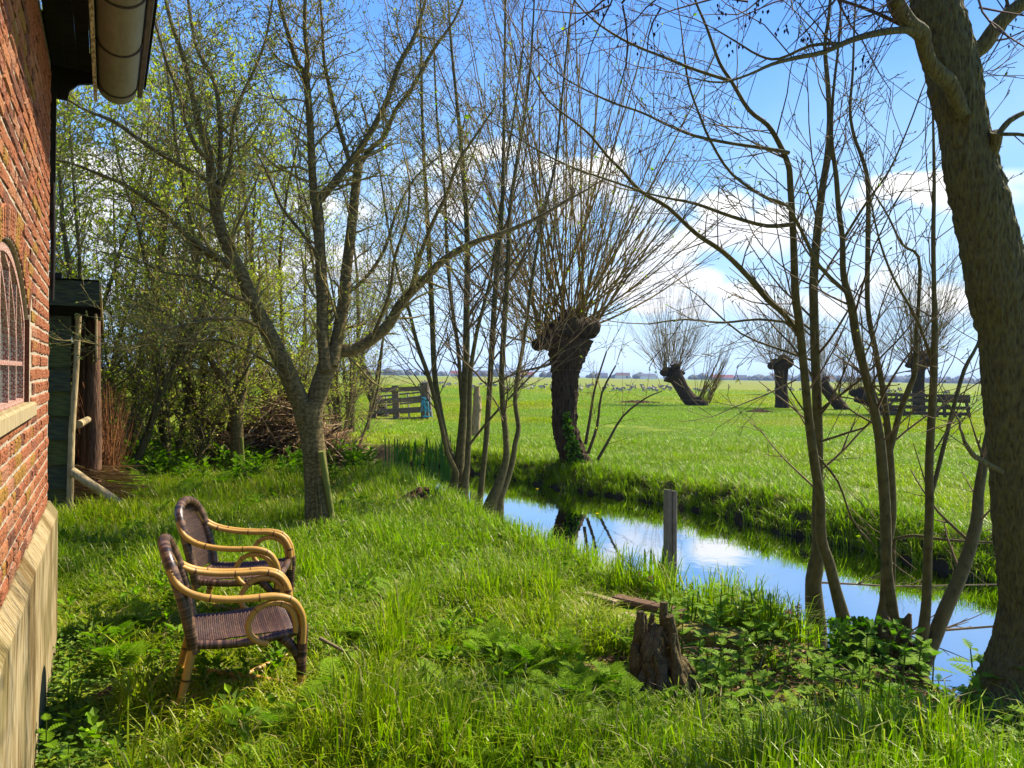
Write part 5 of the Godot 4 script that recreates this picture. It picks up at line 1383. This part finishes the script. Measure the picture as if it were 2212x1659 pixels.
func nettle_leaf(sd: int) -> ArrayMesh:
	var b := mb(); rng.seed = sd
	var c := Color(0.13, 0.25, 0.010); var c2 := Color(0.16, 0.28, 0.012)
	var n := 7
	for s in [-1, 1]:
		for k in n:
			var f0 := float(k) / n; var f1 := float(k + 1) / n
			var w0 := 0.36 * sin(PI * pow(f0, 0.62)) if f0 > 0.0 else 0.1
			var w1 := 0.36 * sin(PI * pow(f1, 0.62))
			var y0 := -0.16 * f0 * f0; var y1 := -0.16 * f1 * f1
			var a := Vector3(f0, y0, 0); var d := Vector3(f1, y1, 0)
			var e := Vector3(f0 + 0.06, y0 + w0 * 0.22, w0 * s); var g := Vector3(f1, y1 + w1 * 0.16, maxf(w1 * 0.82, 0.0) * s)
			if s > 0: b.quad(a, d, g, e, c if k % 2 == 0 else c2)
			else: b.quad(a, e, g, d, c2 if k % 2 == 0 else c)
	return b.mesh()
func plants() -> void:
	rng.seed = 909
	var fr := []
	for k in 3: fr.append(frond(500 + k))
	var nl := [nettle_leaf(1), nettle_leaf(2)]
	rng.seed = 911
	# cow parsley
	var cow := []
	for k in 110: cow.append([rr(-1.0, 0.75), rr(-4.4, -2.15), rr(0.42, 0.75), 0])
	for q in [[-2.15, -4.2], [-2.0, -3.9], [-2.2, -4.45], [-0.4, -5.2], [-0.1, -5.6], [0.3, -5.0], [-0.8, -5.0], [-4.4, -9.0], [-4.1, -9.3], [-4.7, -9.4], [-3.8, -8.9], [-4.2, -9.8], [-5.0, -9.9], [-3.9, -10.2]]: cow.append([q[0], q[1], rr(0.5, 0.8) * (1.0 if q[1] > -6 else 1.7), 1])
	var sm := mb(); sm.tube(PackedVector3Array([Vector3(0, -0.03, 0), Vector3(0.005, 0.05, 0)]), PackedFloat32Array([0.006, 0.004]), 4, Color(0.15, 0.2, 0.05))
	var smm := sm.mesh()
	for q in cow:
		if shore(q[0], q[1]) < 0.4 or bare(q[0], q[1]) > 0.5: continue
		var lb := "feathery cow parsley plant in the long grass before the stump" if q[3] == 0 else "feathery cow parsley plant away from the stump, by barn, ditch or brush pile"
		var t := thing("cow_parsley", lb, "plant", Vector3(q[0], ground_y(q[0], q[1]), q[1]), "cow parsley in the grass")
		put("stalk", smm, M.leaf, t)
		var n := 7 + rng.randi() % 3
		for k in n:
			var o := put("frond", fr[rng.randi() % 3], M.leaf, t)
			o.position = Vector3(0, rr(0.02, 0.10), 0)
			o.basis = Basis(Vector3.UP, TAU * k / n + rr(-0.4, 0.4)) * Basis(Vector3(0, 0, 1), rr(0.15, 0.75)) * Basis.from_scale(Vector3.ONE * q[2] * rr(0.8, 1.15))
	# nettles
	var net := []
	for k in 120: net.append([rr(0.95, 2.6), rr(-4.9, -2.9), rr(1.0, 1.7)])
	for q in [[2.05, -3.55], [2.2, -3.5], [1.95, -3.4], [-2.35, -3.95], [-2.15, -3.7], [-2.0, -3.45], [-1.95, -3.2], [-1.85, -3.05], [-1.7, -2.9]]: net.append([q[0], q[1], rr(0.8, 1.2)])
	var st := mb(); st.tube(PackedVector3Array([Vector3(0, -0.03, 0), Vector3(0.006, 0.08, 0.003), Vector3(0, 0.17, 0)]), PackedFloat32Array([0.0035, 0.003, 0.0022]), 4, Color(0.12, 0.17, 0.03))
	var stm := st.mesh()
	for q in net:
		if shore(q[0], q[1]) < 0.15: continue
		if Vector2(q[0] - 0.78, q[1] + 3.95).length() < 0.18: continue
		var wl: bool = q[0] < 0
		var t := thing("nettle", "young nettle at the foot of the barn's plinth" if wl else "young nettle with toothed leaves on the litter of the near bank", "nettle", Vector3(q[0], ground_y(q[0], q[1]), q[1]), "nettles")
		put("stem", stm, M.leaf, t)
		for lv in 4:
			for s in 2:
				var o := put("leaf", nl[rng.randi() % 2], M.leaf, t)
				var L: float = [0.055, 0.07, 0.065, 0.042][lv] * rr(0.8, 1.2)
				o.position = Vector3(0, 0.04 + lv * 0.042, 0)
				o.basis = Basis(Vector3.UP, lv * PI * 0.5 + s * PI + rr(-0.25, 0.25)) * Basis(Vector3(0, 0, 1), rr(-0.15, 0.45) + lv * 0.12) * Basis.from_scale(Vector3.ONE * L)
		t.rotation = Vector3(rr(-0.15, 0.15), rr(0, TAU), rr(-0.15, 0.15)); t.scale = Vector3.ONE * q[2]
	# ground ivy and chickweed along the plinth, ivy on the root plate, leaf litter
	var b := mb(CORNER)
	for k in 4200:
		var a := rr(-3.6, 0.2); var o := 0.05 + 0.62 * rng.randf() * (0.3 + 0.7 * rng.randf())
		var p := CORNER + ALONG * a + OUT * o
		p.y = ground_y(p.x, p.z) + rr(0.0, 0.10) * (1.0 - o)
		var dd := Vector3(rr(-1, 1), rr(0.0, 0.5), rr(-1, 1)).normalized()
		var L := rr(0.016, 0.034)
		b.leaf(p, dd, dd.cross(Vector3.UP).normalized(), L, L * 0.9, [lin("5f7f2e"), lin("47661f"), lin("7d9440")][k % 3] * rr(0.7, 1.2), 0.15)
	var gi := lone("ground_ivy", b, M.leaf, "carpet of small round ground ivy leaves along the barn's plinth", "ground cover"); gi.set_meta("kind", "stuff")
	b = mb(Vector3(1.5, 0, -4.2))
	for k in 4200:
		var c: Array = [[0.85, -3.9, 0.5], [1.2, -4.5, 0.55], [1.95, -4.2, 0.8], [2.5, -3.75, 0.6], [1.5, -3.85, 0.65]][k % 5]
		var a := rr(0, TAU); var f: float = sqrt(rng.randf()) * c[2]
		var p := Vector3(c[0] + cos(a) * f, 0, c[1] + sin(a) * f)
		p.y = ground_y(p.x, p.z) + rr(0.002, 0.02)
		var dd := Vector3(rr(-1, 1), rr(-0.15, 0.3), rr(-1, 1)).normalized()
		if k % 3 == 0: b.tube(PackedVector3Array([p, p + dd * rr(0.04, 0.14)]), PackedFloat32Array([0.002, 0.0014]), 3, lin("6b5238") * rr(0.6, 1.3))
		else: b.leaf(p, dd, dd.cross(Vector3.UP).normalized(), rr(0.02, 0.045), rr(0.015, 0.03), [lin("6d4c30"), lin("8a6a46"), lin("4f3825"), lin("a58a66")][k % 4] * rr(0.6, 1.2), 0.3)
	var lt := lone("leaf_litter", b, M.twig, "brown leaf litter and twigs on the bare soil round the stump", "leaf litter"); lt.set_meta("kind", "stuff")
	b = mb(G(1880, 1400))
	for k in 420:
		var p := W(rr(1790, 1960), rr(1335, 1440), rr(4.25, 4.6)); p.y = maxf(p.y, ground_y(p.x, p.z) + 0.01)
		var dd := (rv() + Vector3(0, -0.1, 0.4)).normalized()
		var L := rr(0.03, 0.06)
		b.leaf(p, dd, dd.cross(rv()).normalized(), L, L * 0.95, [lin("4c6d24"), lin("6f8f3a"), lin("365019")][k % 3], 0.2)
	gi = lone("ivy", b, M.leaf, "glossy ivy spilling over the root plate under the coppice", "ivy"); gi.set_meta("kind", "stuff")
	b = mb(G(1870, 1400))
	for k in 26:
		var p := W(rr(1830, 1955), rr(1345, 1420), 4.45)
		knobbly(b, PackedVector3Array([p + Vector3(0, -0.25, 0), p + rv() * 0.03, p + Vector3(rr(-0.05, 0.05), rr(0.02, 0.10), 0)]), PackedFloat32Array([0.05, 0.04, 0.012]), 7, 0.4, 25.0, WHITE)
	lone("root_plate", b, M.rot_wood, "rotten jagged root plate between the coppice stems", "stump")
	# iris clumps
	for q in [[905, 1025, 34, 0.55, 0.75, 0.55, "clump of tall iris leaves at the far end of the ditch"], [940, 1030, 22, 0.5, 0.7, 0.35, "iris clump touching the foot of the coppice by the ditch"], [1418, 1252, 9, 0.25, 0.42, 0.09, "few dark iris blades beside the square grey post"]]:
		var p := G(q[0], q[1]); var t := thing("iris_clump", q[6], "plant", p, "iris at the ditch")
		for k in q[2]:
			b = mb(p)
			blade(b, p + Vector3(rr(-q[5], q[5]), -0.1, rr(-0.2, 0.2)), rr(-0.6, 0.6), rr(q[3], q[4]), rr(-0.35, 0.35), 0.028, Color(0.05, 0.12, 0.03) * rr(0.8, 1.2), 0.1)
			put("leaf", b.mesh(), M.leaf, t)
	# dead-nettles with purple heads, dandelions
	var fl := []
	for q in [[1640, 1300, 0.2], [1702, 1345, 0.2], [1722, 1340, 0.22], [1378, 1240, 0.16], [1400, 1252, 0.16], [1412, 1248, 0.16], [1120, 1212, 0.1], [232, 1490, 0.1], [218, 1500, 0.1]]: fl.append(q)
	for q in fl:
		var p := G(q[0], q[1] + 40); var t := thing("dead_nettle", "purple flowering dead-nettle standing above the grass", "flower", p, "dead-nettles")
		b = mb(p); b.tube(PackedVector3Array([p, p + Vector3(0, q[2], 0)]), PackedFloat32Array([0.003, 0.002]), 4, Color(0.12, 0.15, 0.04)); put("stem", b.mesh(), M.leaf, t)
		b = mb(p)
		for k in 12:
			var a := k * 2.4; var dd := Vector3(cos(a), -0.2, sin(a)).normalized()
			b.leaf(p + Vector3(0, q[2] * (0.65 + 0.03 * k), 0), dd, dd.cross(Vector3.UP), 0.026, 0.02, lin("6c5a4a") if k < 7 else lin("8c3f66"))
		put("flower_head", b.mesh(), M.leaf, t)
	for q in [[925, 1205], [1290, 1130], [1160, 1072]]:
		var p := G(q[0], q[1] + 8); var t := thing("dandelion", "yellow dandelion open in the short grass", "flower", p, "dandelions")
		b = mb(p); b.tube(PackedVector3Array([p, p + Vector3(0, 0.14, 0)]), PackedFloat32Array([0.003, 0.003]), 4, Color(0.2, 0.25, 0.06)); put("stem", b.mesh(), M.leaf, t)
		b = mb(p)
		for k in 16:
			var dd := Vector3(cos(k * 0.39), 0.35, sin(k * 0.39)).normalized()
			b.leaf(p + Vector3(0, 0.14, 0), dd, dd.cross(Vector3.UP).normalized(), 0.022, 0.008, lin("f2c81c"))
		put("flower_head", b.mesh(), M.leaf, t)

# ---------------------------------------------------------------- far away
func far_things() -> void:
	rng.seed = 31
	# geese
	var gm := []
	for k in 2:
		var b := mb()
		var body := PackedVector3Array(); var br := PackedFloat32Array()
		for q in [[-0.36, 0.34, 0.01], [-0.28, 0.33, 0.05], [-0.12, 0.31, 0.12], [0.05, 0.30, 0.145], [0.18, 0.33, 0.11], [0.24, 0.38, 0.065]]: body.push_back(Vector3(q[0], q[1], 0)); br.push_back(q[2])
		var neck: Array = [[0.24, 0.38, 0.06], [0.30, 0.50, 0.042], [0.31, 0.60, 0.038], [0.35, 0.67, 0.048], [0.41, 0.66, 0.03], [0.46, 0.645, 0.008]] if k == 0 else [[0.24, 0.38, 0.06], [0.32, 0.33, 0.045], [0.37, 0.20, 0.04], [0.41, 0.11, 0.046], [0.44, 0.06, 0.028], [0.46, 0.02, 0.008]]
		for q in neck: body.push_back(Vector3(q[0], q[1], 0)); br.push_back(q[2])
		b.tube(body, br, 7, WHITE)
		for i in body.size():
			for j in 7:
				var side := b.v[i * 7 + j].y - body[i].y
				b.c[i * 7 + j] = lin("d8d6d0") if (i < 6 and side < -0.02) or i == 9 else (lin("6c6862") if i < 6 else lin("2b2a2a"))
		for s in [-1, 1]: b.tube(PackedVector3Array([Vector3(0.02, 0.2, 0.05 * s), Vector3(0.03, 0, 0.05 * s)]), PackedFloat32Array([0.012, 0.012]), 4, lin("2b2a2a"))
		gm.append(b.mesh())
	var proto := []
	for k in 2:
		var o := put("goose", gm[k], M.twig, self)
		tag(o, "grey and white goose standing with neck up on the far meadow" if k == 0 else "grey and white goose grazing with its head down on the far meadow", "goose", "flock of geese on the far meadow")
		proto.append(o)
	for k in 150:
		var kind := 0 if rng.randf() < 0.35 else 1
		var o: Node3D = proto[kind] if k == kind and k < 2 else copy(proto[kind])
		if k < 2: o = proto[k]
		var u := rng.randf()
		var x := lerpf(900, 1480, u) if rng.randf() < 0.75 else rr(1500, 2080)
		var z := -rr(78, 128)
		var p := W(x, 835, 100.0)
		o.position = Vector3(p.x / -p.z * -z, 0.02, z)
		o.rotation.y = rr(0, TAU); o.scale = Vector3.ONE * rr(0.9, 1.25)
	# tree lines on the horizon: heaped bare crowns
	var ridge := [["wood", "blue hazy wood along the horizon", 1150.0, 9.0, 14.0, 460], ["wood", "higher blue wood on the horizon behind the right field gate", 1750.0, 16.0, 24.0, 260]]
	for r in ridge.size():
		var q: Array = ridge[r]
		var b := mb(Vector3(0, 0, -q[2]))
		for k in q[5]:
			var x: float = rr(-0.8, 0.8) * q[2] * 1.25
			if r == 1: x = rr(0.28, 0.8) * q[2] * 1.2
			var hgt: float = rr(q[3] * 0.55, q[4]) * (0.6 + 0.5 * (noise.get_noise_1d(x * 0.35) + 0.4))
			var c := Vector3(x, 0, -q[2] + rr(-60, 60)); var w := hgt * rr(0.6, 1.3)
			knobbly(b, PackedVector3Array([c, c + Vector3(0, hgt * 0.3, 0), c + Vector3(0, hgt * 0.65, 0), c + Vector3(0, hgt * 0.95, 0)]), PackedFloat32Array([w * 0.6, w * 0.8, w * 0.6, w * 0.12]), 6, 0.5, 1.5, [lin("4a4b38"), lin("565240"), lin("3c4232")][k % 3])
		var o := lone("far_wood", b, M.twig, q[1], "wood"); o.set_meta("kind", "stuff")
	# houses between them
	var hs := [[925, "low white farmhouse on the horizon with a grey roof"], [985, "red roofed far house beside the coppice stems"], [1035, "long grey far barn on the horizon"], [1062, "pale far house with brown roof"], [1110, "white gabled far house on the horizon"], [1140, "dark roofed far house left of the big willow"], [1300, "grey far shed right of the big willow"], [1345, "far white house with a low red roof"], [1400, "far barn near the leaning pollard"], [1560, "long dark far barn right of the leaning pollard"], [1600, "far white farmhouse between two pollards"], [1790, "far barn behind the short leaning pollard"]]
	for k in hs.size():
		var c := W(hs[k][0], 815, 1080.0 + 12.0 * (k % 4)); c.y = 0.0
		var t := thing("farmhouse", hs[k][1], "building", c, "houses on the horizon")
		var w := rr(7, 11) * (1.8 if "long" in hs[k][1] else 1.0); var h := rr(3.2, 4.6)
		var b := mb(); b.beam(Vector3(-w, h * 0.5, 0), Vector3(w, h * 0.5, 0), 9.0, h, lin(["e4e0d8", "b5a698", "8f8a86", "d8cfc0"][k % 4])); put("wall", b.mesh(), M.twig, t)
		b = mb()
		var rc := lin(["6b6a6e", "8f4a38", "55545a", "6a4a3c"][k % 4])
		b.quad(Vector3(-w, h, 5), Vector3(-w, h + 4.4, 0), Vector3(w, h + 4.4, 0), Vector3(w, h, 5), rc); b.quad(Vector3(w, h, -5), Vector3(w, h + 4.4, 0), Vector3(-w, h + 4.4, 0), Vector3(-w, h, -5), rc)
		b.tri(Vector3(-w, h, -5), Vector3(-w, h + 4.4, 0), Vector3(-w, h, 5), rc); b.tri(Vector3(w, h, 5), Vector3(w, h + 4.4, 0), Vector3(w, h, -5), rc)
		put("roof", b.mesh(), M.twig, t)
	var c := W(1074, 815, 1500.0); c.y = 0.0
	var t := thing("church_tower", "square far church tower rising above the horizon wood", "building", c)
	var b := mb(); b.beam(Vector3(0, 0, 0), Vector3(0, 22, 0), 8, 8, lin("5d5a58")); put("tower", b.mesh(), M.twig, t)
	b = mb(); b.tube(PackedVector3Array([Vector3(0, 22, 0), Vector3(0, 27, 0)]), PackedFloat32Array([5.5, 0.3]), 4, lin("44474e"), true); put("roof", b.mesh(), M.twig, t)

func materials() -> void:
	plain("twig", 0.85)
	plain("leaf", 0.6, Color(0.80, 0.95, 0.30)); M.leaf.metallic_specular = 0.2
	plain("grass", 0.42, Color(0.85, 1.0, 0.30)); M.grass.metallic_specular = 0.4
	mat("fruit_bark", [hx("2e2616"), hx("5a4e34"), hx("6b5e34"), hx("8a7e5c"), hx("736728")], Vector3(2.4, 3.4, 2.4), 0.03, 0.9, 0.5)
	mat("smooth_bark", [hx("38351e"), hx("57522f"), hx("6b653c"), hx("4d4a26")], Vector3(3, 2, 3), 0.02, 0.8, 0.3)
	mat("alder_bark", [hx("1f1c12"), hx("444029"), hx("565236"), hx("605f34"), hx("363120")], Vector3(8, 2.0, 8), 0.03, 0.95, 1.6)
	mat("willow_bark", [hx("16110b"), hx("33291c"), hx("4a3d2b"), hx("261e15")], Vector3(2.0, 0.45, 2.0), 0.03, 0.95, 4.0)
	mat("old_wood", [hx("3d3228"), hx("6b5a48"), hx("7d6c56"), hx("544536")], Vector3(1.5, 6, 6), 0.02, 0.9, 0.5)
	mat("grey_wood", [hx("4b473f"), hx("7d766a"), hx("8d8678"), hx("5e584e")], Vector3(8, 1.2, 8), 0.02, 0.9, 0.4)
	mat("gate_wood", [hx("2c241a"), hx("4a3f30"), hx("5c5040"), hx("3a3024")], Vector3(1.5, 6, 6), 0.02, 0.95, 0.4)
	mat("rot_wood", [hx("221c10"), hx("51462c"), hx("746644"), hx("3d341e"), hx("605c2a")], Vector3(12, 3, 12), 0.03, 0.95, 1.5)
	mat("red_plank", [hx("33241a"), hx("5c4432"), hx("6b5440"), hx("463224")], Vector3(1.5, 9, 9), 0.02, 0.85, 0.5)
	mat("grey_plank", [hx("4d4334"), hx("857658"), hx("9a8b6c"), hx("64573f")], Vector3(1.5, 9, 9), 0.02, 0.9, 0.5)
	mat("moss_plank", [hx("2c2418"), hx("4d4426"), hx("6b6a24"), hx("7d6a3c"), hx("8a8c2a")], Vector3(5, 5, 5), 0.03, 1.0, 1.5)
	mat("dark_board", [hx("33241a"), hx("553b29"), hx("664a34")], Vector3(2, 8, 2), 0.02, 0.9, 0.4)
	mat("earth", [hx("2a1e13"), hx("4f3a26"), hx("6b5236")], Vector3(5, 5, 5), 0.05, 1.0, 1.5)
	mat("pale_post", [hx("6b5a3c"), hx("b09a6c"), hx("c9b58a"), hx("8f7d58")], Vector3(6, 1, 6), 0.02, 0.85, 0.4)
	mat("brown_post", [hx("33241a"), hx("5c4230"), hx("705642"), hx("463224")], Vector3(5, 0.7, 5), 0.03, 0.9, 1.0)
	mat("shed_board", [hx("26281a"), hx("454a26"), hx("5c642c")], Vector3(1, 7, 1), 0.02, 0.8, 0.4)
	mat("shed_board2", [hx("22241e"), hx("3a3e2e"), hx("4d5430")], Vector3(1, 7, 1), 0.02, 0.8, 0.4)
	mat("tar", [hx("0e0d0c"), hx("1a1816"), hx("24211d")], Vector3(2, 2, 2), 0.02, 0.75, 0.2)
	mat("roof_edge", [hx("3a3430"), hx("57504a"), hx("4a3a38")], Vector3(1, 5, 5), 0.02, 0.8, 0.2)
	mat("pale_edge", [hx("8f7f62"), hx("bba882"), hx("6b5c42"), hx("a08a64")], Vector3(2, 9, 9), 0.03, 0.9, 0.3)
	mat("strap", [hx("2a2725"), hx("4a3f3a")], Vector3(3, 3, 3), 0.03, 0.7)
	mat("zinc", [hx("77725f"), hx("8a8470"), hx("7d7662"), hx("918b78")], Vector3(0.6, 3, 3), 0.015, 0.55, 0.05); M.zinc.metallic = 0.25
	mat("iron_frame", [hx("8a8076"), hx("b3aa9c"), hx("7a3328"), hx("a09484")], Vector3(9, 9, 9), 0.04, 0.8, 0.3)
	mat("mortar", [hx("84745e"), hx("a89a84"), hx("b8aa94"), hx("94836c")], Vector3(3, 3, 3), 0.04, 1.0, 0.6)
	mat("cement", [hx("3d301c"), hx("7d683c"), hx("a5946c"), hx("ada080"), hx("8a7038"), hx("4f4126")], Vector3(4.5, 0.3, 4.5), 0.03, 0.95, 0.5)
	var br := []
	var sets := [["78412d", "975a3f", "a66d4f"], ["82472f", "a06648", "885439"], ["6b3a2c", "8a4e3a", "9c6c5c"], ["8f563c", "a87454", "985f42"], ["5c3a2e", "7a4b3a", "6b483a"], ["946048", "a67c66", "8f503a"], ["8a6438", "9a7a30", "844c30"]]
	for k in sets.size():
		var m := mat("brick%d" % k, [hx("3f2a20"), hx(sets[k][0]), hx(sets[k][1]), hx(sets[k][2]), hx("a89684") if k % 3 == 2 else hx(sets[k][1])], Vector3(4, 9, 4), 0.03, 0.95, 0.7, FastNoiseLite.TYPE_SIMPLEX_SMOOTH, true)
		br.append(m)
	M.bricks = br
	plain("bamboo", 0.5); M.bamboo.metallic_specular = 0.4
	plain("cane_wrap", 0.36); M.cane_wrap.metallic_specular = 0.5
	for k in ["cement", "mortar", "pale_post", "zinc"]: M[k].albedo_color = Color(0.88, 0.88, 0.88)
	for k in ["fruit_bark", "smooth_bark", "grey_wood"]: M[k].albedo_color = Color(0.88, 0.87, 0.84)
	for m in br: m.albedo_color = Color(0.88, 0.88, 0.82)
	var gl := StandardMaterial3D.new(); gl.albedo_color = Color(0.55, 0.6, 0.58, 0.35); gl.transparency = BaseMaterial3D.TRANSPARENCY_ALPHA; gl.roughness = 0.08; M.glass = gl

func stage(s: String) -> void:
	print(s, " ", Time.get_ticks_msec())
func _ready() -> void:
	rng.seed = 20240417
	noise.noise_type = FastNoiseLite.TYPE_SIMPLEX_SMOOTH; noise.frequency = 0.03; noise.seed = 12; noise.fractal_octaves = 3
	view_and_light()
	stage("sky")
	materials()
	stage("materials")
	land()
	stage("land")
	barn(); shed(); chair()
	stage("built")
	S = tree_styles()
	garden_trees(); stage("garden trees")
	willows(); stage("willows")
	thicket(); stage("thicket")
	fences(); stage("fences")
	far_things(); stage("far")
	plants(); stage("plants")
	grasses(); stage("grass")
